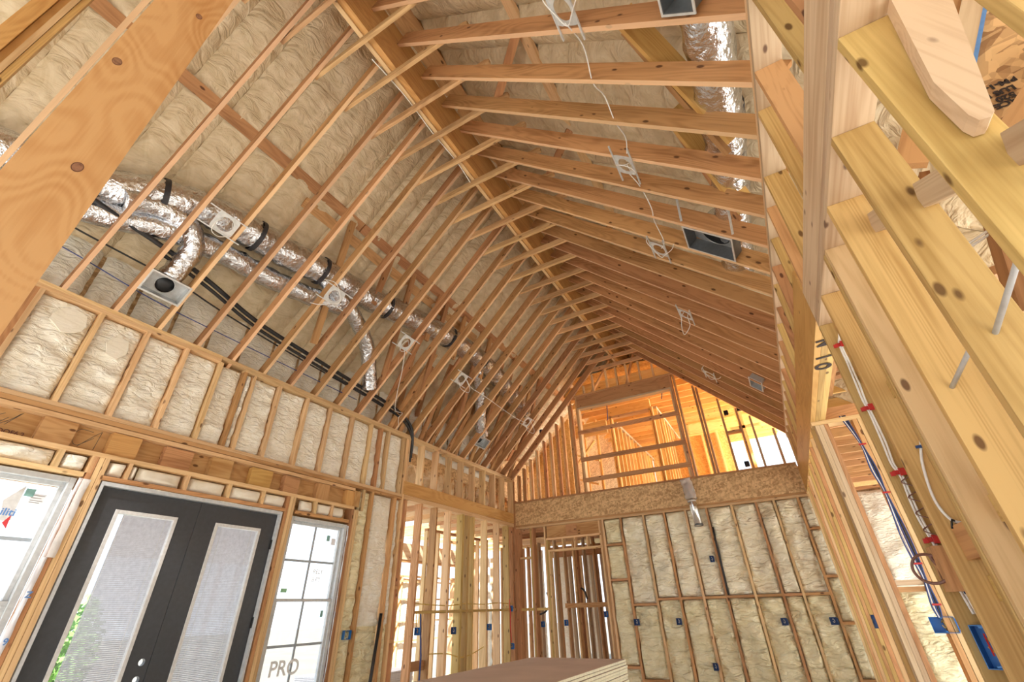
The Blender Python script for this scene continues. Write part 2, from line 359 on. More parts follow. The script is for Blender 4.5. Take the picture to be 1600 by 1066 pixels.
for y in (1.9, 3.2, 4.9, 6.6):
    beam('purlin_strut', ceil, (-.86, y, zr(-.86) + OFF - .12), (-1.5, y + .6, zr(-1.5) + .25), .09, .038, FIR2, (0, 1, 0))
beam('purlin', ceil, (-4.16, 2.1, zl(-4.16) + OFF - .09), (-4.16, 6.2, zl(-4.16) + OFF - .09), .04, .14, FIR, Vector((1, 0, -1)))
# brown bracing planks over the right slope
for y0, y1, x0, x1 in ((.9, 1.55, -.1, .5), (1.75, 2.6, .05, .55), (2.6, 3.4, .2, .55)):
    beam('brace_plank', ceil, (x0, y0, zr(x0) + .55), (x1, y1, zr(x1) + .27), .19, .038, LVL, (1, 0, 1))
    beam('brace_plank', ceil, (x0 - .02, y0 + .1, zr(x0) + .5), (x1 - .08, y1 + .12, zr(x1) + .26), .04, .05, FIR2, (1, 0, 1))
# webs of the attic truss wall seen low between the far left rafters
for i in range(17):
    y = 4.9 + .27 * i
    x1 = -4.55 if i % 3 else -4.2
    beam('attic_web', ceil, (-5.3, y, 2.62), (x1, y + (.22 if i % 2 else -.1), zl(x1) + .72), .09, .038, FIR, (0, 1, 0))
for i in range(9):
    y = 5.2 + .5 * i
    beam('attic_web', ceil, (-5.42, y + .3, 3.2), (-4.6, y - .35, zl(-4.6) + .5), .09, .038, FIR2, (0, 1, 0))
n1 = Vector((-s2, 0, s2)); n2 = Vector((s2, 0, s2))
for k, y in enumerate(RY):
    dl, dr = random.uniform(-.006, .006), random.uniform(-.006, .006)
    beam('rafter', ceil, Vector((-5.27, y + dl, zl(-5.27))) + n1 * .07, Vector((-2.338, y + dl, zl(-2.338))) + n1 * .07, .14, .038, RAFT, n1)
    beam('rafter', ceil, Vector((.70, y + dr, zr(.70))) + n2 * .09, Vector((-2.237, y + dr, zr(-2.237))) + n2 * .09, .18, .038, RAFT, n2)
    # collar tie with raked ends, nailed to the side of each rafter pair
    z0, h = 4.935, .092; yc = y + .021
    xl, xr = z0 - 7.84 - .0, 3.265 - z0
    poly = [(xl - .10, yc, z0), (xr + .38, yc, z0), (xr + .38, yc, z0 + .06), (xr + .33, yc, z0 + h), (xl - .02, yc, z0 + h), (xl - .10, yc, z0 + .03)]
    prism('collar_tie', ceil, poly, (0, .038, 0), COLL, (1, 0, 0))
bx('ridge_beam', ceil, -2.337, -2.238, -2.2, 5.2, 5.08, 5.80, LVL)
bx('ridge_beam', ceil, -2.337, -2.238, 5.205, 10.4, 5.08, 5.80, LVL)
bx('ridge_edge_strip', ceil, -2.345, -2.30, -2.2, 10.4, 5.055, 5.082, PINE)

# ------------------------------------------------------------------ left wall
wl = struct('wall_left')
XB = XL - .14                      # back of the studs
def plate(par, y0, y1, z0, z1, mat=PINE, x0=XB, x1=XL): return bx('plate', par, x0, x1, y0, y1, z0, z1, mat)
for y0, y1 in ((-2.2, 2.28), (2.283, 6.4), (6.403, 9.35)):
    plate(wl, y0, y1, PZ - .037, PZ); plate(wl, y0 + .3 if y0 > 0 else y0, y1, PZ - .077, PZ - .039)
plate(wl, -2.2, 5.57, 1.612, 1.65); plate(wl, -2.2, 5.57, 1.572, 1.610, FIR); plate(wl, -2.2, 4.6, 1.528, 1.566, PINE, XB, XL - .012)
bx('sheathing', wl, XB - .02, XB - .005, -2.2, 5.6, FLOOR + 2.45, 2.66, OSB)
pony = [-.95, -.55, -.14, .27, .655, 1.115, 1.52, 1.915, 2.30, 2.60, 2.72, 3.085, 3.52, 3.92, 4.345, 4.735, 4.955, 5.13, 5.50]
for i, y in enumerate(pony):
    bx('stud', wl, XB, XL, y - .019, y + .019, 1.65, PZ - .077, FIR2 if i in (9, 16) else PINE)
bx('stud', wl, XB, XL - .006, .60, .636, 1.65, PZ - .077, FIR2); bx('stud', wl, XB, XL, 5.54, 5.578, 1.65, PZ - .077, PINE)
for i in range(len(pony) - 1):
    a, b_ = pony[i] + .021, pony[i + 1] - .021
    if i == 3: b_ = .598
    if b_ - a < .05: continue
    rec = .055
    if i in (9,): rec = .05
    foam('foam_bay', wl, (XL - rec - .03, a, 1.655), (0, b_ - a, 0), (0, 0, .925), (1, 0, 0), FOAMW, .045, 14, 44, 1.15, i * 5.3, .022, 7)
# trimmed flat patches where the foam was shaved
for (ya, yb, za, zb) in ((.80, 1.06, 2.27, 2.52), (1.25, 1.44, 2.2, 2.42)):
    pts = [(XL - .012, ya + (yb - ya) * (.5 + .5 * math.cos(a)) + random.uniform(-.015, .015), za + (zb - za) * (.5 + .5 * math.sin(a)) + random.uniform(-.015, .015)) for a in [2 * PI * k / 14 for k in range(14)]]
    prism('shaved_patch', wl, pts, (-.02, 0, 0), FOAMT)
# header row: recessed plywood with raised blocks
bx('header_board', wl, XB + .01, XL - .105, -2.2, 4.6, 1.315, 1.530, PLK)
hb = [(-.9, -.62), (-.3, .0), (.33, .60), (1.12, 1.36), (1.62, 1.86), (2.09, 2.36), (2.555, 2.79), (3.03, 3.30), (3.47, 3.68), (3.97, 4.17), (4.47, 4.60)]
for i, (a, b_) in enumerate(hb):
    bx('header_block', wl, XL - .104, XL - (.035 if i % 2 else .02), a, b_, 1.318, 1.524 - .004 * (i % 3), (PLK, LVL, FIR)[i % 3])
plate(wl, -2.2, 4.62, 1.275, 1.313, PINE)
def wtext(s, y, z, size, mat, x=XL - .104): return text('lettering', wl, s, (x, y, z), size, (0, 1, 0), (0, 0, 1), mat)
wtext('RBOOF6.2', .84, 1.330, .052, INKB)
def scribble(pts, x, r=.0022, mat=PENC): return tube('pencil_mark', wl, [(x, a, b_) for a, b_ in pts], r, mat, 4, 4)
scribble([(.90, 1.49), (.86, 1.45), (.87, 1.39), (.93, 1.46)], XL - .1035); scribble([(.90, 1.40), (.95, 1.45), (.99, 1.51)], XL - .1035); scribble([(.93, 1.40), (1.0, 1.52)], XL - .1035)
scribble([(1.50, 1.50), (1.40, 1.50), (1.37, 1.42), (1.42, 1.36), (1.52, 1.45)], XL - .1035); scribble([(1.43, 1.35), (1.50, 1.45), (1.56, 1.52)], XL - .1035); scribble([(1.55, 1.35), (1.56, 1.52)], XL - .1035)
scribble([(1.27, 1.37), (1.22, 1.35), (1.28, 1.33), (1.36, 1.36)], XL - .1035)
wtext('1107', 1.74, 1.39, .05, INKB, XL - .034)
# cripples and foam over the openings
crz0, crz1 = 1.128, 1.275
crip = [-.9, -.5, -.1, .35, .83, 1.33, 1.56]
for y in crip: bx('cripple', wl, XB, XL, y - .019, y + .019, crz0, crz1, PINE)
for i in range(len(crip) - 1):
    a, b_ = crip[i] + .03, crip[i + 1] - .03
    if b_ - a > .08: foam('foam_bay', wl, (XL - .07, a, crz0 + .008), (0, b_ - a, 0), (0, 0, crz1 - crz0 - .016), (1, 0, 0), FOAMW, .06, 14, 10, 1.2, i + .5, .02, 9)
for a, b_ in ((1.70, 1.83), (1.87, 1.925), (1.94, 2.33), (2.42, 2.79), (2.86, 3.22), (3.245, 3.55), (3.77, 3.95), (4.02, 4.24), (4.26, 4.47)):
    foam('foam_bay', wl, (XL - .07, a, crz0 + .01), (0, b_ - a, 0), (0, 0, crz1 - crz0 - .02), (1, 0, 0), FOAMT, .06, 12, 9, .9, a * 7, .02, 9)
for y in (1.85, 2.375, 2.825, 3.235, 3.985, 4.25): bx('cripple', wl, XB, XL, y - .015, y + .015, crz0, crz1, PINE)
plate(wl, -1.4, 1.54, 1.09, 1.128); plate(wl, 1.66, 3.56, 1.09, 1.128, FIR); plate(wl, 3.70, 4.56, 1.09, 1.128, FIR)
for i, (a, b_) in enumerate(((1.555, 1.593), (1.597, 1.635), (1.639, 1.677), (3.55, 3.588), (3.592, 3.63), (3.634, 3.672), (4.585, 4.623), (4.627, 4.665), (4.669, 4.707))):
    bx('stud', wl, XB, XL - .004 * (i % 2), a, b_, FLOOR, 1.275, PINE if i % 3 else FIR2)
bx('stud', wl, XB, XL, 4.60, 4.70, 1.313, 1.528, PLK)
bx('stud', wl, XB, XL, 4.75, 4.788, 1.275, 1.572, PINE)
# foam bays between the window and the corner of the solid wall
for a, b_, x in ((4.735, 4.925, .05), (5.00, 5.40, .045), (5.48, 5.57, .05)):
    foam('foam_bay', wl, (XL - x - .03, a, -.15), (0, b_ - a, 0), (0, 0, 1.71), (1, 0, 0), FOAMW if a > 4.9 else FOAMG, .045, 12, 60, 1.2, a * 3, .022, 7)
    foam('foam_bay', wl, (XL - x - .03, a, FLOOR), (0, b_ - a, 0), (0, 0, 1.31), (1, 0, 0), FOAMG, .045, 12, 40, .45, a * 4, .022, 3)
for y in (4.945, 5.435): bx('stud', wl, XB, XL, y - .019, y + .019, FLOOR, 1.572, FIR)
bx('stud', wl, XB, XL, 5.575, 5.613, FLOOR, 2.58, PINE)
# open stretch: header beam, open pony wall, bare studs
bx('header_beam', wl, XL - .10, XL, 5.58, 9.345, 1.66, 1.87, LVL); plate(wl, 5.615, 9.345, 1.585, 1.655, PINE)
for y in [5.63, 6.03, 6.44, 6.85, 7.25, 7.66, 8.06, 8.47, 8.87, 9.28]:
    bx('cripple', wl, XB, XL, y - .019, y + .019, 1.872, PZ - .077, PINE)
st = [5.69, 6.09, 6.50, 6.91, 7.32, 7.50, 7.68, 8.14, 8.62, 9.02, 9.20, 9.30]
for i, y in enumerate(st):
    w = .019 if i not in (4, 5) else .03
    bx('stud', wl, XB, XL, y - w, y + w, FLOOR, 1.585, (FIR, FIR, FIR2, PINE, STUD, STUD, STUD, PINE, PINE, STUD, FIR, FIR)[i])
bx('blocking', wl, XB, XL, 6.12, 9.30, -.02, .02, STUD)
for z in (.95, .30, -.36): bx('blocking', wl, XB, XL, 5.615, 5.67, z, z + .04, FIR)
bx('blocking', wl, XL - .10, XL - .06, 6.11, 6.48, -.74, -.62, FIR2)
bx('plate', wl, XB, XL, 5.615, 9.345, FLOOR, FLOOR + .038, PINE)

# ------------------------------------------------------------------ windows and door of the left wall
def window(name, y0, y1, z0, z1, zm, frame=.045):
    w = struct(name); xo, xi = XL - .13, XL - .03
    bx('frame', w, xo, xi, y0, y0 + frame, z0, z1, VINYL, .004); bx('frame', w, xo, xi, y1 - frame, y1, z0, z1, VINYL, .004)
    bx('frame', w, xo, xi, y0 + frame, y1 - frame, z1 - frame, z1, VINYL, .004); bx('frame', w, xo, xi, y0 + frame, y1 - frame, z0, z0 + frame, VINYL, .004)
    a, b_ = y0 + frame, y1 - frame
    for zz0, zz1, x in ((zm, z1 - frame, XL - .10), (z0 + frame, zm + .03, XL - .07)):
        s = .032
        bx('sash_rail', w, x - .02, x + .02, a, b_, zz1 - s, zz1, VINYL, .003); bx('sash_rail', w, x - .02, x + .02, a, b_, zz0, zz0 + s, VINYL, .003)
        bx('sash_rail', w, x - .02, x + .02, a, a + s, zz0 + s, zz1 - s, VINYL, .003); bx('sash_rail', w, x - .02, x + .02, b_ - s, b_, zz0 + s, zz1 - s, VINYL, .003)
        mesh_obj('pane', w, [(x, a + s, zz0 + s), (x, b_ - s, zz0 + s), (x, b_ - s, zz1 - s), (x, a + s, zz1 - s)], [[0, 1, 2, 3]], GLASS)
        yc, zc = (a + b_) / 2, (zz0 + zz1) / 2
        bx('muntin', w, x - .008, x + .002, yc - .013, yc + .013, zz0 + s, zz1 - s, MUNT); bx('muntin', w, x - .0085, x + .0015, a + s, b_ - s, zc - .013, zc + .013, MUNT)
    return w
w1 = window('window_1', .60, 1.52, -.80, 1.075, .12)
w2 = window('window_2', 3.675, 4.575, -.80, 1.065, .145)
text('lettering', w2, 'PRO', (XL - .066, 3.84, -.56), .20, (0, 1, 0), (0, .0, 1), PRNT)
text('lettering', w1, 'obiliti', (XL - .096, 1.10, .735), .075, (0, 1, 0), (0, 0, 1), PRNB)
bx('sticker', w1, XL - .099, XL - .097, 1.30, 1.40, .83, .92, WRAP); 
for i, zz in enumerate((.905, .885, .865, .85)): bx('sticker_line', w1, XL - .0965, XL - .096, 1.31, 1.39 - .015 * (i % 2), zz - .002, zz + .002, PENC)
prism('sticker', w1, [(XL - .095, 1.16, .84), (XL - .095, 1.25, .97), (XL - .095, 1.26, .70), (XL - .095, 1.20, .69)], (.001, 0, 0), LITE)
prism('sticker', w1, [(XL - .093, 1.22, .68), (XL - .093, 1.25, .74), (XL - .093, 1.26, .64)], (.001, 0, 0), PRNR)
bx('sticker', w1, XL - .098, XL - .096, 1.26, 1.32, .89, .95, TEAL)
bx('sticker', w2, XL - .098, XL - .096, 4.32, 4.37, .84, .91, TEAL); bx('sticker', w2, XL - .098, XL - .096, 3.80, 3.88, .24, .28, PRNG)
bx('sticker', w2, XL - .068, XL - .066, 4.40, 4.44, -.02, .05, TEAL)
bx('sticker', w2, XL - .098, XL - .0965, 4.40, 4.47, .80, .88, WRAP)
for s, y, z, mt in (('RELY', 4.20, .45, PRNR), ('8 FT', 4.20, .36, PRNR)): text('lettering', w2, s, (XL - .096, y, z), .07, (0, 1, 0), (0, 0, 1), PRNT)
# house wrap folded round the jambs
def wrapstrip(par, y0, y1, z0, z1, xo, mat=WRAP, seed=0):
    vs, fs = [], []; n = 26
    for j in range(n + 1):
        z = z0 + (z1 - z0) * j / n
        for i, y in enumerate((y0, (y0 + y1) / 2, y1)):
            vs.append((xo + .012 * noise.noise(Vector((z * 5, i * 2, seed))) + .01 * (i == 1), y + .006 * noise.noise(Vector((z * 7, seed, i))), z))
    for j in range(n):
        for i in range(2): a = j * 3 + i; fs.append([a, a + 1, a + 4, a + 3])
    return mesh_obj('house_wrap', par, vs, fs, mat, True)
wrapstrip(w1, 1.525, 1.553, -.8, 1.08, XL - .02); wrapstrip(w2, 4.576, 4.584, -.8, 1.05, XL - .02, WRAP, 5)
wrapstrip(w1, 1.545, 1.60, .45, 1.07, XL + .012, PLAST, 3); wrapstrip(w1, 1.53, 1.56, -.2, .45, XL + .01, WRAP, 9)
text('lettering', w2, 'N', (XL - .005, 4.578, -.02), .08, (-.2, 1, 0), (0, 0, 1), PRNB)
for s, y, z in (('Z', 1.53, .17), ('9', 1.53, -.13)): text('lettering', w1, s, (XL + .022, y, z), .06, (0, 1, 0), (0, 0, 1), PRNB)
# double door
d1 = struct('door_1')
for a, b_, z0, z1 in ((1.690, 1.715, FLOOR, 1.05), (3.505, 3.53, FLOOR, 1.05), (1.690, 3.53, 1.05, 1.082)):
    bx('door_frame', d1, XL - .13, XL - .005, a, b_, z0, z1, VINYL)
foam('foam_bead', d1, (XL - .03, 1.69, 1.078), (0, 1.84, 0), (0, 0, .014), (1, 0, 0), FOAMW, .03, 60, 4, .9, 4, .01, 20)
XD = XL - .075
def leaf(y0, y1, ga, gb, bores):
    L = empty('door_leaf', (XD, (y0 + y1) / 2, FLOOR), d1)
    zt, zb, gz0, gz1 = 1.045, FLOOR + .02, -1.12, .875
    x0, x1 = XD - .022, XD + .022
    def lb(n, *a): return bx(n, L, *a)
    lb('rail', x0, x1, ga, gb, gz1, zt, DOORB); lb('rail', x0, x1, ga, gb, zb, gz0, DOORB)
    for (sa, sb) in ((y0, ga), (gb, y1)):
        o = lb('stile', x0, x1, sa, sb, zb, zt, DOORB)
        if bores and sb == y1:
            o.data = o.data.copy()
            me = o.data; bm = bmesh.new(); bm.from_mesh(me); bm.free()
            for zz in (-.317, -.443):
                cm = bpy.data.meshes.new('cut'); b2 = bmesh.new(); bmesh.ops.create_cone(b2, cap_ends=True, segments=20, radius1=.027, radius2=.027, depth=.2); b2.to_mesh(cm); b2.free()
                co = bpy.data.objects.new('cut', cm); C.objects.link(co); co.rotation_euler = (0, PI / 2, 0); co.location = (XD, 2.545, zz)
                md = o.modifiers.new('b', 'BOOLEAN'); md.operation = 'DIFFERENCE'; md.object = co; md.solver = 'EXACT'
                bpy.context.view_layer.update(); dg = bpy.context.evaluated_depsgraph_get()
                nm = bpy.data.meshes.new_from_object(o.evaluated_get(dg)); o.modifiers.clear(); o.data = nm; bpy.data.objects.remove(co)
    f = .032
    for a in ((ga, ga + f, gz0, gz1), (gb - f, gb, gz0, gz1), (ga + f, gb - f, gz1 - f, gz1), (ga + f, gb - f, gz0, gz0 + f)):
        bx('lite_frame', L, x0 - .006, x1 + .008, *a, LITE, .003)
    for x in (x1 - .006, x0 + .006): mesh_obj('pane', L, [(x, ga + f, gz0 + f), (x, gb - f, gz0 + f), (x, gb - f, gz1 - f), (x, ga + f, gz1 - f)], [[0, 1, 2, 3]], GLASS)
    vs, fs = [], []; z = gz1 - f - .01; k = 0
    while z > gz0 + f + .02:
        c = len(vs); ya, yb = ga + f + (.05 if bores else .006), gb - f - .004
        vs += [(XD - .004, ya, z - .0068), (XD - .004, yb, z - .0068), (XD + .004, yb, z + .0068), (XD + .004, ya, z + .0068)]
        fs.append([c, c + 1, c + 2, c + 3]); z -= .0148
    o = mesh_obj('blind', L, vs, fs, BLIND); o['kind'] = 'stuff'
    for y in (ga + f + .06, gb - f - .06): bx('blind_cord', L, XD + .007, XD + .009, y - .0015, y + .0015, gz0 + f, gz1 - f, WHITEC)
    return L
leaf(1.718, 2.607, 1.893, 2.43, True); leaf(2.611, 3.502, 2.81, 3.335, False)
for z in (.72, -.05, -.85): bx('hinge', d1, XL - .052, XL - .035, 3.49, 3.515, z - .05, z + .05, BLACK)
# garden foliage seen through the clear strip of the door
tr_ = thing('garden_tree', 'leafy green tree outside the glazed double door', 'tree', (-12.5, 4.5, FLOOR - .4))
tube('trunk', tr_, [(-12.5, 4.5, FLOOR - .4), (-12.4, 4.5, -1.1), (-12.5, 4.5, -.5)], .14, FIR2, 8)
vs, fs = [], []
for i in range(2600):
    th, ph, rr = random.uniform(0, 2 * PI), math.acos(random.uniform(-1, 1)), 1.5 * random.random() ** .4
    c = Vector((-12.5 + rr * math.sin(ph) * math.cos(th), 4.5 + .27 * rr * math.sin(ph) * math.sin(th), -.55 + .7 * rr * math.cos(ph)))
    a = Vector((random.gauss(0, 1), random.gauss(0, 1), random.gauss(0, 1))).normalized() * .07; b_ = a.orthogonal().normalized() * .035
    k = len(vs); vs += [c - a, c + b_, c + a, c - b_]; fs.append([k, k + 1, k + 2, k + 3])
o = mesh_obj('foliage', tr_, vs, fs, LEAF); o['kind'] = 'stuff'

# ------------------------------------------------------------------ gable wall (back)
wb = struct('wall_back')
YB = YG + .14
bx('strand_panel', wb, -5.165, -2.80, YG - .012, YG + .003, 1.622, 2.095, OSB); bx('strand_panel', wb, -2.797, .60, YG - .012, YG + .003, 1.622, 2.095, OSB)
bx('rim_joist', wb, -5.18, .605, YG + .02, YB, 1.622, 2.095, FIR)
bx('plate', wb, -5.165, -.4, YG - .03, YB, 2.097, 2.13, FIR2); bx('plate', wb, -.397, .60, YG - .03, YB, 2.097, 2.13, FIR2)
bx('plate', wb, -5.165, .60, YG, YB, 1.582, 1.62, FIR); bx('plate', wb, -5.165, .60, YG - .002, YB, 1.543, 1.58, PINE)
bx('post', wb, -5.18, -5.09, YG - .05, YB, FLOOR, 1.54, FIR); bx('post', wb, -5.235, -5.175, YG - .06, YG, 1.57, 2.60, FIR2)
gs = [-3.12, -2.74, -2.27, -1.86, -1.46, -1.08, -.635, -.225, .065, .44]
for i, x in enumerate(gs): bx('stud', wb, x - .019, x + .019, YG, YB, FLOOR, 1.543, FIR if i % 2 else PINE)
bx('sheathing', wb, -3.1, .65, YB, YB + .012, FLOOR, 1.6, OSB)
gx = gs + [.64]
blocks = {0: (1.06, .44, -.92), 9: (1.04, .33, -.30, -1.0)}
for i in range(len(gx) - 1):
    a, b_ = gx[i] + .022, gx[i + 1] - .022
    zs = blocks.get(i, (.095,) if 2 <= i <= 8 else ((-1.1,) if i == 1 else ()))
    if i == 1: zs = (.02, -1.1)
    edges = [1.54] + [z + .02 for z in zs for _ in (0,)] + [FLOOR]
    for z in zs: bx('blocking', wb, a - .003, b_ + .003, YG, YB, z - .019, z + .019, FIR)
    for k in range(len(edges) - 1):
        zt = edges[k] - (.0 if k == 0 else .042); zb_ = edges[k + 1] + .002
        h = zt - zb_
        if h < .1: continue
        foam('foam_bay', wb, (a, YG + .075, zb_), (b_ - a, 0, 0), (0, 0, h), (0, -1, 0), FOAMG if (zt < .6 or i == 0) else FOAMB, .06, 16, max(16, int(h * 34)), 3.4, i * 4.1 + k * 9, .03, 3.6)
# framed doorway at the left of the gable wall
bx('header_board', wb, -4.41, -3.16, YG + .01, YG + .10, 1.30, 1.54, PLK); bx('header_patch', wb, -3.95, -3.70, YG + .004, YG + .012, 1.31, 1.53, FIR2)
bx('plate', wb, -4.43, -3.16, YG, YB, 1.262, 1.298, PINE); bx('plate', wb, -4.40, -3.2, YG, YB, 1.03, 1.068, PINE)
for x, z1, mt in ((-4.80, 1.54, STUD), (-4.76, 1.54, FIR), (-4.46, 1.54, PINE), (-4.42, 1.26, STUD), (-3.20, 1.54, PINE), (-3.16, 1.54, FIR), (-4.38, 1.03, PINE)):
    bx('stud', wb, x - .018, x + .018, YG, YB, FLOOR, z1, mt)
for x in (-4.05, -3.78, -3.5): bx('cripple', wb, x - .015, x + .015, YG, YB, 1.068, 1.262, PINE)
bx('blocking', wb, -5.09, -4.48, YG + .02, YG + .1, -.03, .02, STUD); bx('blocking', wb, -5.08, -4.82, YG, YB, .93, .97, PINE)
# loft opening above
bx('header_beam', wb, -3.40, -1.19, YG, YG + .10, 4.085, 4.37, FIR2); bx('plate', wb, -3.56, -1.10, YG - .01, YB, 4.372, 4.41, FIR); bx('plate', wb, -3.40, -1.19, YG, YB, 4.045, 4.083, PALE)
for x, z0, z1 in ((-3.62, 2.13, 4.21), (-3.58, 2.13, 4.25), (-3.42, 2.13, 4.37), (-3.38, 2.13, 4.045), (-1.21, 2.13, 4.045), (-1.17, 2.13, 4.37), (-1.10, 2.13, 4.35)):
    bx('stud', wb, x - .018, x + .018, YG, YB, z0, z1, FIR if x < -3.4 or x > -1.2 else PINE)
for z in (3.46, 2.83, 2.375): bx('guard_rail', wb, -3.43, -1.15, YG - .042, YG - .004, z - .044, z + .044, FIR)
for x in (-5.08, -4.93, -4.74, -4.56, -4.36, -4.18, -4.00, -3.84): bx('stud', wb, x - .019, x + .019, YG, YB, 2.13, zl(x) - .02, PINE if int(x * 50) % 2 else FIR)
for x in (-.76, -.70, -.36, -.08, .12, .44): bx('stud', wb, x - .019, x + .019, YG, YB, 2.13, zr(x) - .02, FIR if x < 0 else PINE)
for x in (-.36, ): bx('blocking', wb, -.34, -.10, YG, YB, 2.86, 2.90, FIR)
for x in (-3.2, -2.95, -2.6, -2.35, -2.1, -1.8, -1.5): bx('cripple', wb, x - .019, x + .019, YG + .02, YG + .11, 4.41, min(zl(x), zr(x), 4.93), PINE)
beam('gable_web', wb, (-3.1, YG + .2, 4.42), (-2.5, YG + .2, 5.2), .09, .038, FIR, (0, 1, 0)); beam('gable_web', wb, (-2.2, YG + .2, 4.42), (-1.9, YG + .2, 5.2), .09, .038, FIR, (0, 1, 0))

# ------------------------------------------------------------------ right wall
wr = struct('wall_right')
x0, x1 = XR, XR + .14
for y0, y1 in ((-2.2, 3.9), (3.905, 9.35)):
    bx('plate', wr, x0, x1, y0, y1, PZ - .037, PZ, PINE); bx('plate', wr, x0, x1, y0, y1, PZ - .077, PZ - .039, PALE)
cy = [-1.2, -.79, -.38, .02, .43, .84, 1.20, 1.43, 1.87, 2.14, 2.17, 2.70, 3.03, 3.42, 3.82, 4.12, 4.56, 4.92, 5.34, 5.75, 6.15, 6.56, 6.97, 7.37, 7.78, 8.19, 8.6, 9.0, 9.3]
for i, y in enumerate(cy):
    bx('cripple', wr, x0 + (.012 if i % 3 == 1 else 0), x1, y, y + .038, 1.84 if y < 3.12 else 2.037, PZ - .078, (FIR, STUD, FIR2, STUD)[i % 4])
bx('header_beam', wr, x0, x1, -2.2, 3.137, 1.622, 1.838, PALE, .003); bx('plate', wr, x0, x1, -2.2, 3.137, 1.583, 1.620, PALE, .003); bx('plate', wr, x0, x1, -2.2, 3.137, 1.545, 1.581, PALE, .003)
bx('laminated_header', wr, x0, x0 + .044, 3.14, 9.34, 1.60, 2.035, LVL); bx('laminated_header', wr, x0 + .046, x0 + .09, 3.14, 9.34, 1.60, 2.033, STUD); bx('laminated_header', wr, x0 + .092, x0 + .136, 3.14, 9.34, 1.603, 2.03, STUD)
for i, ch in enumerate('NIM'): text('lettering', wr, 'NIN'[i] if i < 2 else 'O', (x0 + .125, 3.55 + .22 * i, 1.5985), .15, (-.12, -1, 0), (-1, 0, 0), INK)
ry = [-.45, -.07, .335, .735, 1.14, 1.545, 1.945, 2.325, 2.73, 3.112]
for i, y in enumerate(ry): bx('stud', wr, x0, x1, y, y + .038, FLOOR, 1.544, STUD, .003)
o = bx('stud', wr, x0 + .004, x1, 2.28, 2.318, FLOOR, 1.544, PINE, .003)
# sloping brace blocks let in between the studs
def sblock(ya, za, yb, zb, w=.038, xx=x1): beam('brace_block', wr, (xx - .019, ya, za - .045), (xx - .019, yb, zb - .045), .09, .038, PALE, (0, 0, 1), .003)
sblock(1.183, .985 - .02, 1.543, 1.185); sblock(1.588, 1.22, 1.943, 1.42); sblock(.778, .71, 1.138, .93)
prism('brace_block', wr, [(.69, 2.773, .56), (.69, 3.11, .60), (.69, 3.11, .52), (.69, 2.773, .44)], (.04, 0, 0), PALE)
# stout brace leaning on the face of the nearest studs
prism('brace_block', wr, [(.735, 1.085, 1.545), (.83, 1.085, 1.43), (.712, 1.085, .968), (.700, 1.085, .955), (.680, 1.085, .957), (.672, 1.085, .985), (.668, 1.085, 1.134)], (0, .05, 0), PALE, (.12, 0, -.5))
# fire blocks
for ya, yb, z in ((2.365, 2.73, .86), (2.77, 3.11, 1.10), (1.985, 2.28, .22), (2.365, 2.73, -.02)):
    bx('blocking', wr, .69, x1, ya, yb, z, z + .09, STUD)
bx('blocking', wr, .612, .70, 2.98, 3.11, .02, .21, FIR); bx('blocking', wr, .655, .70, 2.50, 2.73, .13, .26, FIR2); bx('blocking', wr, .655, .70, 2.37, 2.50, .10, .17, FIR)
# right wall beyond the opening
for i, x in enumerate((.632, .671, .710)): bx('stud', wr, x, x + .037, 5.37, 5.51, FLOOR, 1.555, PALE if i != 2 else FIR)
for y in (5.57, 5.61, 5.98, 6.38, 6.79, 7.2, 7.6, 8.0, 8.4, 8.8, 9.2): bx('stud', wr, x0, x1, y, y + .038, FLOOR, 1.598, (FIR, STUD, PINE)[int(y * 10) % 3])
bx('plate', wr, x0, 1.03, 5.37, 5.51, 1.558, 1.598, PINE); bx('plate', wr, .748, .957, 5.37, 5.51, .095, .133, PALE); bx('plate', wr, .748, .957, 5.37, 5.51, .045, .083, FIR)
bx('stud', wr, .958, .996, 5.37, 5.51, FLOOR, 1.558, FIR); bx('stud', wr, 1.0, 1.038, 5.37, 5.51, FLOOR, 1.558, PINE)

# ------------------------------------------------------------------ hall behind the right wall
wh = struct('wall_hall')
for x in (.80, 1.25, 1.80, 2.25, 2.7): bx('stud', wh, x - .019, x + .019, YG, YB, FLOOR, 1.56, FIR)
for i, (a, b_) in enumerate(((.82, 1.23), (1.27, 1.78), (1.82, 2.23), (2.27, 2.68))):
    foam('foam_bay', wh, (a, YG + .08, .13), (b_ - a, 0, 0), (0, 0, 1.40), (0, -1, 0), FOAMW, .07, 12, 36, 2.2, i * 7 + 3, .03, 3)
    foam('foam_bay', wh, (a, YG + .08, FLOOR), (b_ - a, 0, 0), (0, 0, 1.55), (0, -1, 0), FOAMG, .07, 12, 36, 2.2, i * 7 + 31, .03, 3)
bx('sheathing', wh, .75, 2.9, YB, YB + .02, FLOOR, 1.6, OSB)
bx('plate', wh, .75, 2.9, YG, YB, 1.56, 1.60, FIR)
for i in range(9): bx('joist', wh, .75, 3.4, 5.72 + .4064 * i, 5.758 + .4064 * i, 1.61, 1.83, FIR)
bx('joist', wh, .9, .94, 3.3, 5.7, 1.95, 2.2, FIR2)
for (p, q) in (((1.0, 4.3, 2.0), (1.7, 5.2, 2.9)), ((1.2, 5.9, 1.9), (1.35, 5.9, 3.1)), ((.9, 6.4, 2.4), (2.2, 6.4, 2.55)), ((.9, 7.0, 2.7), (2.2, 7.0, 2.9)), ((.95, 6.9, 2.15), (2.1, 7.3, 2.3))):
    beam('hall_brace', wh, p, q, .14, .038, FIR2, (0, 1, 0))
for i in range(6): bx('hall_brace', wh, .85, 2.6, 6.2 + .41 * i, 6.24 + .41 * i, 3.2 - .12 * i, 3.38 - .12 * i, LITW)

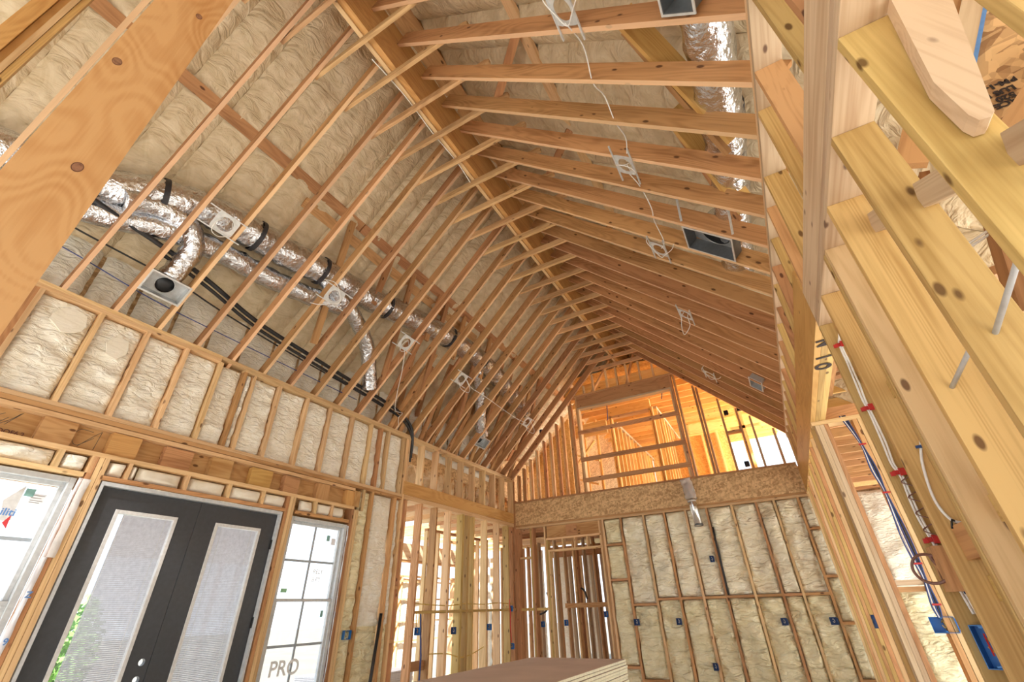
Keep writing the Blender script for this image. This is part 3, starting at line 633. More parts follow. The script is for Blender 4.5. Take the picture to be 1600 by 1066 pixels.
# ------------------------------------------------------------------ attic corner beyond the near right studs
wa = struct('wall_attic')
prism('strand_panel', wa, [(1.45, 1.75, 2.30), (2.1, 1.75, 2.2), (2.1, 1.75, .95), (1.02, 1.75, 1.25), (1.02, 1.75, 1.5)], (0, .015, 0), OSBD)
beam('attic_post', wa, (1.42, 1.70, 2.30), (.93, 1.70, 1.44), .070, .03, PALE, (1, 0, -.57)); beam('sill_gasket', wa, (1.467, 1.735, 2.30), (.98, 1.735, 1.44), .022, .010, PRNB, (1, 0, -.57))
beam('attic_post', wa, (1.33, 1.72, 2.30), (.83, 1.72, 1.42), .10, .03, FIR2, (1, 0, -.57))
beam('attic_post', wa, (1.44, 1.66, 1.74), (1.00, 1.66, 1.28), .08, .04, FIR2, (1, 0, -.9))
for s, x, z in (('SPACE', 1.255, 1.585), ('520', 1.225, 1.615), ('LUS PE', 1.24, 1.650), ('BM-1-22', 1.262, 1.69)):
    text('lettering', wa, s, (x, 1.749, z), .036, (-1, 0, 0), (.1, 0, -1), INK)
for i, (p, q, m_) in enumerate((((.9, 2.9, 2.55), (1.3, 2.9, 2.62), FIR2), ((.95, 3.1, 2.2), (1.5, 3.1, 2.23), PINE), ((.9, 2.3, .95), (1.12, 2.3, 1.8), FIR2), ((.98, 2.05, .85), (1.15, 2.05, 1.5), FIR2),
    ((1.1, 2.0, .8), (1.35, 2.0, 1.3), FIR2), ((.85, 1.85, .75), (1.5, 1.85, .81), PINE), ((.85, 1.85, .66), (1.5, 1.85, .72), PINE), ((.9, 2.2, 1.1), (1.4, 2.2, 1.17), FIR))):
    beam('attic_brace', wa, p, q, .09, .038, m_, (0, 1, 0))
bx('hall_backing', wa, 1.05, 1.09, 1.6, 3.3, FLOOR, .75, PALE)
for y in (1.9, 2.3, 2.7, 3.1): bx('stud', wa, .98, 1.05, y, y + .04, FLOOR, .75, PALE)

# ------------------------------------------------------------------ posts near the camera
wn_ = struct('wall_near')
bx('post', wn_, -1.685, -1.64, -.003 * 1.64, .123 * 1.64 - .012, FLOOR, 3.55, PLY)
KNOT = wood('knot_wood', (.30, .15, .085), (.16, .075, .05), 0, .6, 3, .05)
KRIM = wood('knot_rim_wood', (.17, .08, .045), (.11, .05, .03), 0)
for y, z, a_ in ((0.0285, 1.7573, .018), (0.1283, 2.3275, .016), (0.1130, 1.2504, .019)):
    for nm, k_, m_, dx in (('knot_rim', 1.0, KRIM, .0004), ('knot', .82, KNOT, .0008)):
        prism(nm, wn_, [(-1.64, y + a_ * k_ * .75 * math.cos(t), z + a_ * k_ * 1.15 * math.sin(t) + .2 * a_ * math.cos(t)) for t in [2 * PI * i / 18 for i in range(18)]], (dx, 0, 0), m_)
for a, b_, x, mt in ((-.42, -.345, -3.4, LVL), (-.343, -.308, -3.44, LVL), (-.306, -.277, -3.4, PINE), (-.275, -.243, -3.41, STUD)):
    bx('post', wn_, x - .14, x, a, b_, FLOOR, 4.35, mt)

# ------------------------------------------------------------------ room beyond the open left studs
ws = struct('wall_side')
XS = -8.6
for i in range(13):
    y = 8.7 + .44 * i
    bx('stud', ws, XS - .14, XS, y - .019, y + .019, FLOOR, .80 if 6.5 < y < 13 else 1.5, PINE)
for i in range(12):
    y = 8.72 + .44 * i
    if i in (5, 6, 8, 9): continue
    foam('foam_bay', ws, (XS - .08, y, FLOOR), (0, .40, 0), (0, 0, 2.2), (1, 0, 0), FOAMT if i % 2 else FOAMW, .05, 8, 30, 1.2, i * 2.2 + 60, .03, 6)
bx('header_board', ws, XS - .05, XS + .02, 8.8, 12.9, 1.17, 1.55, PALE); bx('plate', ws, XS - .14, XS, 8.8, 12.9, .78, .82, PINE); bx('plate', ws, XS - .14, XS, 8.8, 12.9, 1.12, 1.17, FIR)
for i in range(19): bx('joist', ws, XS if i > 6 else -6.9, XB - .02, 6.35 + .4064 * i, 6.388 + .4064 * i, 1.66, 1.90, FIR if i % 2 else PINE)
for x, ys_ in ((-6.6, (8.0, 8.4, 8.8, 9.2, 9.6, 10.0, 10.4)), (-7.4, (9.9, 10.3, 10.7, 11.1, 11.5))):
    for y in ys_: bx('stud', ws, x - .09, x, y, y + .038, FLOOR, 1.5, PINE)
    bx('plate', ws, x - .09, x, ys_[0], ys_[-1] + .04, 1.5, 1.55, FIR)
for z in (.66, .27, -.2, -.6): bx('blocking', ws, XS, XS + .04, 8.9, 12.4, z, z + .035, PINE)
# studs behind the doorway
wd = struct('wall_passage')
for i in range(19):
    x = -6.3 + .165 * i + random.uniform(-.03, .03); bx('stud', wd, x - .019, x + .019, 10.55 + .25 * (i % 3), 10.69 + .25 * (i % 3), FLOOR, 1.35 + .1 * (i % 2), (PINE, PALE, PINE, FIR)[i % 4])
for i in range(16):
    x = -5.0 + .145 * i; bx('stud', wd, x - .03, x + .03, 11.9, 12.0, FLOOR, 1.4, (PALE, PALE, PINE)[i % 3])
for a, b_ in ((-8.6, -7.9), (-7.5, -7.0), (-6.5, -6.1), (-5.7, -5.3), (-4.9, -4.5), (-4.1, -3.6), (-3.3, -2.8)): foam('foam_bay', wd, (a, 12.6, FLOOR), (b_ - a, 0, 0), (0, 0, 2.9), (0, -1, 0), FOAMW, .05, 8, 30, 1.2, a, .03, 6)
bx('header_board', wd, -5.6, -2.6, 11.8, 11.88, 1.15, 1.4, FIR)
bx('plate', wd, -6.4, -2.4, 10.5, 11.3, 1.45, 1.49, PINE); bx('blocking', wd, -4.6, -3.2, 10.5, 10.54, .0, .09, PLK); bx('stud', wd, -3.05, -2.99, 9.6, 12.2, FLOOR, 1.5, PALE)
for i in range(7): bx('joist', wd, -6.3, .5, 9.75 + .4064 * i, 9.79 + .4064 * i, 1.62, 1.85, FIR)

# ------------------------------------------------------------------ loft rooms beyond the gable
wu = struct('wall_loft')
bx('loft_floor', wu, -6.5, 6.0, YB + .01, 18.0, 2.06, 2.09, OSBL)
def studrow(par, x, y0, n, dy, z0, z1, mt=LITW, t=.09):
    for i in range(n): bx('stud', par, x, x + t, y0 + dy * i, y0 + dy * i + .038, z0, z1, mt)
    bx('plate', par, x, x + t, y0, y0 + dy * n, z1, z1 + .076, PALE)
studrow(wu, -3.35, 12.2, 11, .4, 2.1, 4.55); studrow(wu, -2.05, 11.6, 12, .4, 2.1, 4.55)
bx('strand_panel', wu, -3.4, -1.9, 17.0, 17.02, 2.1, 4.9, OSBL)
for x in (-3.30, -3.24, -3.72, -2.16, -2.1, -4.1, -4.6, -5.0): bx('stud', wu, x, x + .04, 11.5, 11.64, 2.1, 4.6, LITW)
bx('header_beam', wu, -4.5, -3.35, 11.4, 11.5, 4.1, 4.45, LITW); bx('plate', wu, -3.3, -2.1, 11.5, 11.64, 4.5, 4.56, PALE); bx('header_board', wu, -3.3, -2.1, 11.52, 11.6, 4.57, 4.95, LITW)
for i in range(17): bx('joist', wu, -6.0, 3.6, 10.0 + .4064 * i, 10.038 + .4064 * i, 4.72, 4.96, LITW)
bx('loft_ceiling', wu, -6.0, 1.0, 9.7, 17.2, 5.05, 5.07, OSBL)
for p, q in (((-5.2, 11, 3.9), (-3.6, 11.2, 3.3)), ((-5.4, 11, 3.3), (-3.7, 11.2, 2.7)), ((-5.2, 11.3, 2.4), (-3.7, 11.3, 3.9))): beam('loft_brace', wu, p, q, .09, .038, LITW, (0, 1, 0))
bx('strand_panel', wu, -2.0, -.5, 13.6, 13.62, 2.1, 4.25, OSBL); bx('header_board', wu, -1.5, 2.4, 13.55, 13.6, 4.3, 4.6, LITW)
bx('strand_panel', wu, -6.5, -4.3, 11.0, 11.02, 2.1, 4.7, OSBL)
for x in (-1.6, -1.2, -.8): bx('stud', wu, x, x + .04, 13.5, 13.58, 2.1, 4.25, LITW)
for x, z1 in ((-.15, 4.7), (.95, 4.0)): bx('stud', wu, x, x + .14, 12.0, 12.04, 2.1, z1, LITW)
bx('blocking', wu, -.35, .35, 12.0, 12.04, 3.72, 3.80, LITW)
for y in (9.9, 10.3, 10.7): bx('stud', wu, -5.6, -5.5, y, y + .04, 2.1, 4.5, LITW)

# ================================================================== THINGS
ORD = ['', 'second', 'third', 'fourth', 'fifth', 'sixth', 'seventh', 'eighth', 'ninth', 'tenth', 'eleventh', 'twelfth']
# flexible foil ducts
dL = thing('flexible_duct', 'wide silver foil duct snaking behind the left rafters from the plank to the gable', 'duct', (-4.75, .3, 3.55))
dpts = [(-4.98, -.3, 3.48), (-4.80, .5, 3.60), (-4.62, .95, 3.76), (-4.52, 1.36, 3.86), (-4.47, 1.85, 3.90), (-4.45, 2.27, 3.92), (-4.41, 2.72, 3.97), (-4.38, 3.36, 4.0), (-4.33, 3.85, 4.05), (-4.28, 4.4, 4.12), (-4.2, 5.27, 4.2), (-4.18, 6.3, 4.2), (-4.25, 7.3, 4.1), (-4.4, 8.4, 3.9)]
tube('duct_sleeve', dL, dpts, .185, FOIL, 18, 9, .10, True, 3)
for k, (p, q) in enumerate(((2, 3), (4, 5), (6, 7), (8, 9), (10, 11), (11, 12))):
    a = Vector(dpts[p]); d = (Vector(dpts[q]) - a).normalized() * .025
    tube('duct_strap', dL, [a - d, a + d], .198, BLKT, 18, 1, 0, False)
dE = thing('flexible_duct', 'second foil duct slung just below the wide one behind the left rafters', 'duct', (-4.8, .3, 3.3))
tube('duct_sleeve', dE, [(-4.98, .1, 3.22), (-4.84, .7, 3.38), (-4.72, 1.2, 3.52), (-4.68, 1.7, 3.58), (-4.66, 2.2, 3.60), (-4.6, 2.8, 3.66), (-4.5, 3.3, 3.74)], .125, FOIL, 16, 9, .12, True, 77)
dB = thing('flexible_duct', 'short crinkled foil duct dropping onto the left black-mouthed vent box', 'duct', (-4.64, .94, 3.6))
tube('duct_sleeve', dB, [(-4.66, .7, 3.50), (-4.62, .95, 3.62), (-4.60, 1.22, 3.60), (-4.68, 1.38, 3.45), (-4.80, 1.40, 3.28), (-4.90, 1.38, 3.10)], .115, FOIL, 16, 8, .13, True, 9)
dC = thing('flexible_duct', 'foil branch duct bending down behind the second round light bracket of the left slope', 'duct', (-4.4, 3.0, 3.9))
tube('duct_sleeve', dC, [(-4.40, 2.7, 3.92), (-4.42, 3.2, 3.74), (-4.52, 3.55, 3.64), (-4.66, 3.9, 3.48), (-4.85, 4.2, 3.2), (-4.95, 4.35, 3.0)], .11, FOIL, 16, 8, .12, True, 14)
dD = thing('flexible_duct', 'foil branch duct ending at the small vent box low on the far left slope', 'duct', (-4.3, 6.4, 4.1))
tube('duct_sleeve', dD, [(-4.28, 6.3, 4.05), (-4.5, 6.8, 3.7), (-4.75, 7.2, 3.3), (-4.84, 7.45, 3.13)], .12, FOIL, 16, 8, .12, True, 21)
dR = thing('flexible_duct', 'silver foil duct above the right rafters beside the wall plate', 'duct', (.45, .9, 3.2))
tube('duct_sleeve', dR, [(.42, .6, 3.38), (.45, 1.2, 3.30), (.50, 1.72, 3.24), (.50, 2.3, 3.22), (.50, 2.75, 3.22), (.48, 3.3, 3.24), (.45, 3.9, 3.22), (.42, 4.6, 3.2)], .155, FOIL, 18, 9, .12, True, 31)
for y in (1.62, 2.52): tube('duct_strap', dR, [(.50, y - .025, 3.24), (.50, y + .025, 3.24)], .172, BLKT, 18, 1, 0, False)
dR2 = thing('flexible_duct', 'foil duct connecting to the large open vent box between the right rafters', 'duct', (.30, 3.9, 3.3))
tube('duct_sleeve', dR2, [(.24, 3.74, 3.22), (.34, 3.82, 3.36), (.47, 3.98, 3.34), (.50, 4.3, 3.22)], .10, FOIL, 16, 7, .15, True, 40)

# steel vent boots: open box whose mouth lies in the rafter plane
def vent(name, label, c, slope, w, d, h, r, mat_in, group=None):
    """c = centre of the mouth, slope +1 left / -1 right slope, w along Y, d along the slope"""
    ax = Vector((slope * s2, 0, s2)); up = Vector((-slope * s2, 0, s2)); ay = Vector((0, 1, 0)); c = Vector(c)
    o = thing(name, label, 'vent', c, group or 'steel vent boxes between the rafters'); t_ = .006
    def P(a, b_, e): return c + ay * a + ax * b_ + up * e
    def slab(nm, a0, a1, b0, b1, e0, e1, mt):
        q = [P(a0, b0, e0), P(a1, b0, e0), P(a1, b1, e0), P(a0, b1, e0)]; return prism(nm, o, q, up * (e1 - e0), mt)
    W_, D_ = w / 2, d / 2
    slab('side_panel', -W_, -W_ + t_, -D_, D_, -.01, h, mat_in); slab('side_panel', W_ - t_, W_, -D_, D_, -.01, h, mat_in)
    slab('side_panel', -W_ + t_, W_ - t_, -D_, -D_ + t_, -.01, h, mat_in); slab('side_panel', -W_ + t_, W_ - t_, D_ - t_, D_, -.01, h, mat_in)
    # top with a round hole
    vs, fs = [], []; n = 24
    for k in range(n):
        a = 2 * PI * k / n; ca, sa = math.cos(a), math.sin(a); s_ = 1 / max(abs(ca) / (W_ - t_), abs(sa) / (D_ - t_))
        vs += [P(ca * s_, sa * s_, h), P(ca * r, sa * r, h)]
    for k in range(n): j = (k + 1) % n; fs.append([2 * k, 2 * j, 2 * j + 1, 2 * k + 1])
    mesh_obj('top_panel', o, vs, fs, GALV)
    tube('collar', o, [P(0, 0, h - .005), P(0, 0, h + .12)], r, BLACK, 24, 1, 0, False)
    tube('collar_ring', o, [P(r * math.cos(a), r * math.sin(a), h - .004) for a in [2 * PI * k / 24 for k in range(25)]], .005, GALV, 5, 1)
    if mat_in is GALV:
        tube('liner', o, [P(0, 0, h + .004), P(0, 0, h + .02)], r * .97, BLACK, 24, 1, .25, True, 5)
    # rim
    f = .014
    for a in ((-W_ - f, W_ + f, -D_ - f, -D_, ), (-W_ - f, W_ + f, D_, D_ + f), (-W_ - f, -W_, -D_, D_), (W_, W_ + f, -D_, D_)): slab('rim', *a, -.012, -.004, GALVP)
    return o
vent('vent_box', 'open steel vent box with a black crinkled mouth on the lower left slope', (-4.885, 1.39, 2.965), 1, .36, .22, .10, .088, GALV)
vent('vent_box', 'large dark open vent box with a round ribbed throat high on the right slope', (.19, 3.82, 3.08), -1, .335, .50, .12, .155, DARKM)
vent('vent_box', 'steel vent frame cut by the top edge of the picture', (.33, 1.38, 2.935), -1, .30, .20, .10, .07, DARKM)
vent('vent_box', 'small square vent box on the far right slope above the bright loft window', (.33, 7.36, 2.935), -1, .36, .19, .08, .06, GALV)
vent('vent_box', 'small steel vent box at the foot of the far left rafters', (-4.86, 7.45, 2.98), 1, .34, .20, .10, .07, GALV)
hb_ = thing('hanger_bar', 'pair of grey steel hanger straps holding the large right vent box', 'bracket', (.0, 3.55, 3.27))
for x in (.01, .385): beam('strap', hb_, (x, 3.56, zr(x) - .002), (x + .03, 3.30, zr(x) + .22), .025, .004, GALVP, (1, 0, 1))

# round can-light brackets with their loops of cable
def bracket(x, y, slope, label, cable):
    ax = Vector((slope * s2, 0, s2)); up = Vector((-slope * s2, 0, s2)); ay = Vector((0, 1, 0)); c = Vector((x, y, (zl(x) if slope > 0 else zr(x)) - .004))
    o = thing('light_bracket', label, 'bracket', c, 'light brackets nailed under the rafters')
    def P(a, b_, e=0): return c + ay * a + ax * b_ + up * e
    vs, fs = [], []; n = 24; r = .078
    for k in range(n):
        a = 2 * PI * k / n; ca, sa = math.cos(a), math.sin(a); s_ = 1 / max(abs(ca) / .115, abs(sa) / .105)
        vs += [P(ca * s_, sa * s_), P(ca * r, sa * r), P(ca * s_, sa * s_, -.003), P(ca * r, sa * r, -.003)]
    for k in range(n):
        j = (k + 1) % n; fs += [[4 * k, 4 * j, 4 * j + 1, 4 * k + 1], [4 * k + 2, 4 * k + 3, 4 * j + 3, 4 * j + 2], [4 * k + 1, 4 * j + 1, 4 * j + 3, 4 * k + 3], [4 * k, 4 * k + 2, 4 * j + 2, 4 * j]]
    mesh_obj('plate', o, vs, fs, GALVP)
    for b_ in (-.112, .100): prism('hanger_bar', o, [P(-.22, b_, -.001), P(.22, b_, -.001), P(.22, b_ + .012, -.001), P(-.22, b_ + .012, -.001)], up * -.012, GALVP)
    tube('cable', o, [P(*q) for q in cable], .0045, WHITEC, 5, 6)
    return o
lp = [(.05, .0, .12), (.02, .02, .02), (-.04, .05, -.05), (-.10, -.02, -.09), (-.08, -.12, -.08), (.02, -.14, -.04), (.10, -.05, .0), (.06, .05, .06)]
l2 = [(0, .03, .25), (.03, .06, .02), (.06, .02, -.10), (.12, -.05, -.20), (.10, -.12, -.24), (.02, -.14, -.12), (-.04, -.06, -.03), (.0, .0, .1)]
l3 = [(-.2, .1, .1), (-.1, .15, .0), (.03, .06, -.02), (.09, -.03, -.04), (.02, -.10, -.03), (-.1, -.2, -.01), (-.2, -.24, 0)]
for i, y in enumerate((1.43, 2.90, 4.30, 5.79, 8.34)):
    bracket(-4.245, y, 1, ('round-holed steel light bracket in front of the foil duct, nearest on the left slope', 'second round-holed light bracket up the left slope, hiding a foil duct bend', 'third light bracket on the left slope, over brown struts', 'fourth light bracket on the left slope with a wide loop of white cable', 'farthest light bracket at the left slope beside the loft studs')[i], (lp, l3, lp, l2, l2)[i])
for i, y in enumerate((1.43, 2.89, 4.22, 5.79, 8.04)):
    bracket(-.305, y, -1, ('light bracket at the top edge of the picture on the right slope', 'second light bracket on the right slope with a drooping cable loop', 'third light bracket on the right slope, left of the large vent box', 'fourth light bracket on the right slope with a tangle of long white cable', 'farthest light bracket on the right slope near the loft opening')[i], (l3, lp, l3, l2, l3)[i])
# white cable threaded through the right rafters between the brackets
cb = tube('feed_cable', None, [(-.32, 1.5, 3.53), (-.27, 1.75, 3.62), (-.3, 2.02, 3.58), (-.26, 2.2, 3.63), (-.25, 2.42, 3.56), (-.22, 2.65, 3.6), (-.28, 2.85, 3.56)], .0055, WHITEC, 5, 6)
tag(cb, 'white cable drooping through the right rafters between the first two light brackets', 'cable')
cb = tube('feed_cable', None, [(-.30, 3.0, 3.56), (-.25, 3.2, 3.55), (-.22, 3.45, 3.48), (-.24, 3.7, 3.52), (-.22, 4.0, 3.47), (-.28, 4.2, 3.55)], .0055, WHITEC, 5, 6)
tag(cb, 'white cable drooping between the second and third light brackets of the right slope', 'cable')
cb = tube('feed_cable', None, [(-4.2, 5.9, 3.6), (-4.24, 6.1, 3.54), (-4.26, 6.5, 3.56), (-4.25, 6.9, 3.54), (-4.28, 7.3, 3.55), (-4.27, 7.9, 3.53), (-4.25, 8.3, 3.56)], .0055, WHITEC, 5, 6)
tag(cb, 'white cable run under the left rafters between the fourth and fifth brackets', 'cable')
cb = tube('feed_cable', None, [(-4.3, 4.35, 3.50), (-4.5, 4.55, 3.30), (-4.75, 4.75, 3.05), (-4.95, 4.95, 2.86), (-5.02, 5.2, 2.9), (-5.0, 5.1, 2.78), (-5.12, 5.25, 2.70)], .0055, WHITEC, 5, 6)
tag(cb, 'white cable hanging down a left rafter from the third bracket to the plate', 'cable')
cb = tube('feed_cable', None, [(-2.36, 1.4, 5.0), (-2.34, 1.9, 5.04), (-2.35, 2.4, 5.03), (-2.34, 2.9, 5.04), (-2.36, 3.3, 5.0)], .006, WHITEC, 5, 6)
tag(cb, 'white cable running along the underside of the ridge beam', 'cable')
vb = bx('ridge_marker', None, -2.36, -2.346, 3.1, 4.6, 5.10, 5.16, BLACK); tag(vb, 'black strap with gaps stuck along the ridge beam side', 'strap')

# black insulated pipes behind the left rafters
pp = [(-4.70, .2, 3.42), (-4.73, .64, 3.36), (-4.77, 1.18, 3.32), (-4.83, 1.73, 3.25), (-4.93, 2.38, 3.14), (-4.98, 3.19, 3.08), (-5.04, 4.2, 3.02), (-5.10, 5.15, 2.95), (-5.14, 5.6, 2.75), (-5.24, 5.75, 2.3)]
tag(tube('insulated_pipe', None, pp, .026, BLACK, 10, 6), 'thick black insulated pipe slanting behind the left rafters', 'pipe')
tag(tube('insulated_pipe', None, [(a - .03, b_ + .02, c - .06) for a, b_, c in pp[2:]], .020, BLACK, 8, 6), 'second black insulated pipe just below the thick one', 'pipe')
tag(tube('thin_line', None, [(-4.95, .1, 3.2), (-4.97, .56, 3.165), (-4.98, 1.01, 3.16), (-4.99, 1.55, 3.15), (-5.02, 2.0, 3.1), (-5.05, 2.9, 3.02), (-5.09, 4.2, 2.95), (-5.12, 5.1, 2.88)], .010, BLACK, 6, 5), 'thin black line under the foil duct, below the insulated pipes', 'cable')
tag(tube('thin_line', None, [(-5.06, .1, 3.02), (-5.08, .7, 2.98), (-5.1, 1.4, 2.9), (-5.12, 2.2, 2.88), (-5.13, 3.3, 2.86), (-5.14, 4.3, 2.84)], .006, NAVY, 6, 5), 'thin dark blue cable low behind the left rafters near the plate', 'cable')

# metal flue hanging from the strand board
f = thing('metal_flue', 'shiny metal flue pipe wrapped in clear film on the back wall', 'pipe', (-1.26, 9.12, 1.3))
vs, fs = [], []
tube('pipe', f, [(-1.29, 9.17, 1.98), (-1.235, 9.12, 1.22)], .075, SHINY, 20, 1, 0, True)
bx('wall_strap', f, -1.31, -1.19, 9.17, 9.338, 1.86, 1.89, GALVP); tube('pipe_seam', f, [(-1.268, 9.15, 1.66), (-1.266, 9.148, 1.63)], .078, GALVP, 20, 1, 0, False); tube('pipe_rim', f, [(-1.236, 9.121, 1.235), (-1.235, 9.12, 1.215)], .08, DARKM, 20, 1, 0, False)
tube('plastic_sleeve', f, [(-1.30, 9.16, 2.06), (-1.285, 9.16, 1.95), (-1.27, 9.15, 1.80), (-1.262, 9.14, 1.68)], .10, FILM, 16, 4, .25, False, 2)

# drywall stack: pairs of sheets taped face to face
for k in range(36):
    z1 = -.52 - .0262 * k; dx = random.uniform(-.008, .008); dy = random.uniform(-.01, .01)
    s = empty('drywall_bundle', (-2.55, 4.7, z1 - .0254))
    a = (-3.16 + dx, -1.94 + dx, 2.42 + dy, 6.05 + dy)
    bx('sheet_pair', s, *a, z1 - .0224, z1 - .0012, GYPE); bx('face_paper', s, a[0] + .004, a[1] - .004, a[2] + .004, a[3] - .004, z1 - .0012, z1, GYPT)
    if k == 0: tag(s, 'topmost drywall bundle with a bare grey-brown face, on the tall stack in the room', 'drywall', 'drywall bundles stacked in the room')
    elif k < 12: tag(s, 'drywall bundle with cream edge, %s from the top of the stack in the room' % ORD[k], 'drywall', 'drywall bundles stacked in the room')
    else: tag(s, 'drywall bundle with cream taped edges low inside the tall stack below the back wall', 'drywall', 'drywall bundles stacked in the room')
for k in range(24):
    z1 = -.80 - .0262 * k; dx = random.uniform(-.01, .01)
    s = empty('drywall_bundle', (-6.6, 6.45, z1 - .025)); bx('sheet_pair', s, -7.2 + dx, -6.0 + dx, 5.75, 7.15, z1 - .0235, z1 - .0012, BLIND); bx('face_paper', s, -7.19 + dx, -6.01 + dx, 5.76, 7.14, z1 - .0012, z1, WRAP)
    if k == 0: tag(s, 'topmost white drywall bundle on the stack seen through the left studs', 'drywall', 'drywall bundles stacked in the side room')
    elif k < 8: tag(s, 'white drywall bundle, %s from the top of the stack behind the left studs' % ORD[k], 'drywall', 'drywall bundles stacked in the side room')
    else: tag(s, 'white drywall bundle low in the stack seen low through the left studs', 'drywall', 'drywall bundles stacked in the side room')

# electrical boxes
def ebox(c, face, label, w=.055, h=.095, d=.07, mat=BLUE, dark=True):
    """open-fronted box, face = outward direction"""
    n = Vector(face).normalized(); up = Vector((0, 0, 1)); s = up.cross(n); c = Vector(c)
    o = thing('electrical_box', label, 'electrical box', c, 'plastic electrical boxes nailed to the studs')
    def P(a, b_, e): return c + s * a + up * b_ + n * e
    t_ = .003
    def slab(nm, a0, a1, b0, b1, e0, e1, mt): return prism(nm, o, [P(a0, b0, e0), P(a1, b0, e0), P(a1, b1, e0), P(a0, b1, e0)], n * (e1 - e0), mt)
    W_, H_ = w / 2, h / 2
    slab('side_wall', -W_, -W_ + t_, -H_, H_, -d, 0, mat); slab('side_wall', W_ - t_, W_, -H_, H_, -d, 0, mat); slab('side_wall', -W_, W_, H_ - t_, H_, -d, 0, mat); slab('side_wall', -W_, W_, -H_, -H_ + t_, -d, 0, mat)
    slab('back_panel', -W_, W_, -H_, H_, -d, -d + t_, mat)
    for e in (H_ - .012, -H_ + .006): slab('screw_lug', -.008, .008, e, e + .008, -.01, -.001, mat)
    slab('nail_flange', W_, W_ + .008, -H_ * .8, H_ * .8, -.03, -.012, mat)
    if dark: tube('wire_end', o, [P(-.01, .02, -d + .01), P(.0, .03, -.03), (P(.012, .0, -.02)), P(.0, -.02, -.035), P(-.012, 0, -.03)], .004, YELC if mat is BLUE else WHITEC, 5, 4)
    return o
ebox((XL + .004, 4.832, -.225), (1, 0, 0), 'cluttered blue double box in the foam beside the right-hand window', .11, .10, .07, BLUE)
for (y, z, lab) in ((6.17, -.245, 'blue box on the second bare stud right of the black pipe'), (7.10, -.275, 'dark blue box on a bare stud behind the middle of the left open wall'), (8.21, -.265, 'bright blue closed box right of the cluster of posts'), (9.03, .02, 'upper blue box by the corner with a red cable below'), (9.05, -.61, 'lower blue box by the corner under the red cable')):
    ebox((XL + .01, y, z), (.35, -1, 0), lab, .09 if y > 8 else .075, .10, .05, BLUED if 7 < y < 7.5 else BLUE)
for (x, z, lab, w) in ((-2.695, -.25, 'dark blue box in the foam of the back wall, leftmost of the row', .07), (-1.95, -.25, 'second dark box in the foam row, above the drywall stack corner', .06), (-.322, -.27, 'third dark box in the foam row of the back wall', .07), (.349, -.27, 'rightmost dark box in the foam row of the back wall', .08), (-1.174, .68, 'small blue box high in the foam beside the black conduit', .045), (-1.504, -.876, 'low dark box in the foam at the bottom edge of the picture', .05)):
    ebox((x, YG - .065, z), (0, -1, 0), lab, w + .02, .10, .055, BLUED)
for (x, z, lab) in ((-4.72, -.27, 'narrow blue box on the back wall studs nearest the corner'), (-4.20, -.25, 'blue box inside the framed doorway at switch height'), (-4.15, -.87, 'blue box low inside the framed doorway'), (-3.35, -.12, 'blue box just left of the foam wall')):
    ebox((x, YG + .20, z), (0, -1, 0), lab, .065, .10, .06, BLUE)
ebox((-4.45, YG + .1, 3.75), (0, -1, 0), 'small blue box among the loft studs left of the loft opening', .06, .09, .05, BLUED)
for x, z, lab in ((-.28, 3.38, 'left black box on the loft studs by the white loft window'), (-.02, 3.42, 'right black box on the loft studs by the white loft window'), (-.18, 2.30, 'small black box low beside the white loft window')):
    ebox((x, YG + .3, z), (0, -1, 0), lab, .08, .10, .05, BLACK, False)
ebox((.944, 5.36, -.19), (-.2, -1, .1), 'wide blue box with cables in the pass-through of the right wall', .16, .11, .08, BLUE)
ebox((.655, 3.03, -.19), (-.5, -1, 0), 'large blue box with a red mark low on the near right studs', .08, .16, .07, BLUE)
rm = bx('red_mark', None, .650, .655, 3.012, 3.020, -.22, -.14, REDP); tag(rm, 'red wire end in the large blue box low on the near right studs', 'wire')
ebox((XR - .012, 6.62, -.2), (-1, 0, 0), 'narrow blue box on the studs left of the bright triple stud', .05, .12, .06, BLUED, False)
ebox((XS + 2.6, 8.6, -.25), (1, -.3, 0), 'small blue box in the side room behind the left studs', .08, .1, .06, BLUE)

# cables on the near right studs, with red clips
yk = 3.10
def wcab(name, pts, r, mat, label, g=None, clips=(), cmat=REDP):
    o = thing(name, label, 'cable', pts[0], g); tube('strand', o, pts, r, mat, 6, 6)
    return o
w = thing('white_cable', 'pair of white cables stapled down the stud beside the right wall opening', 'cable', (.69, yk, 1.5))
for dx in (0, .012): tube('strand', w, [(x + dx * k_, yk - .008, z) for x, z, k_ in ((.698, 1.50, 1), (.675, 1.43, 1), (.656, 1.369, .8), (.652, 1.234, 1), (.645, 1.104, 1.3), (.640, 1.0, 1), (.643, .92, .8), (.638, .749, 1.2), (.632, .625, .9), (.645, .554, .8), (.636, .424, 1.1), (.636, .331, 1), (.645, .241, .8), (.650, .141, 1), (.66, .03, 1), (.668, -.07, 1))], .0055, WHITEC, 6, 6)
for z, x, i in ((1.369, .664, 0), (.945, .652, 1), (.575, .648, 2), (.245, .652, 3)):
    c = thing('cable_clip', ('topmost red stacker clip', 'second red stacker clip from the top', 'third red stacker clip from the top', 'lowest red stacker clip')[i] + ' on the white cables of the right wall', 'clip', (x, yk - .016, z), 'red clips on the white cables')
    bx('clip_body', c, x - .03, x + .055, yk - .020, yk - .0125, z - .011, z + .011, REDP, .002); bx('clip_arm', c, x - .004, x + .034, yk - .028, yk - .019, z - .019, z + .019, REDP, .002); bx('clip_tab', c, x - .042, x - .02, yk - .022, yk - .012, z - .016, z + .006, REDP, .002)
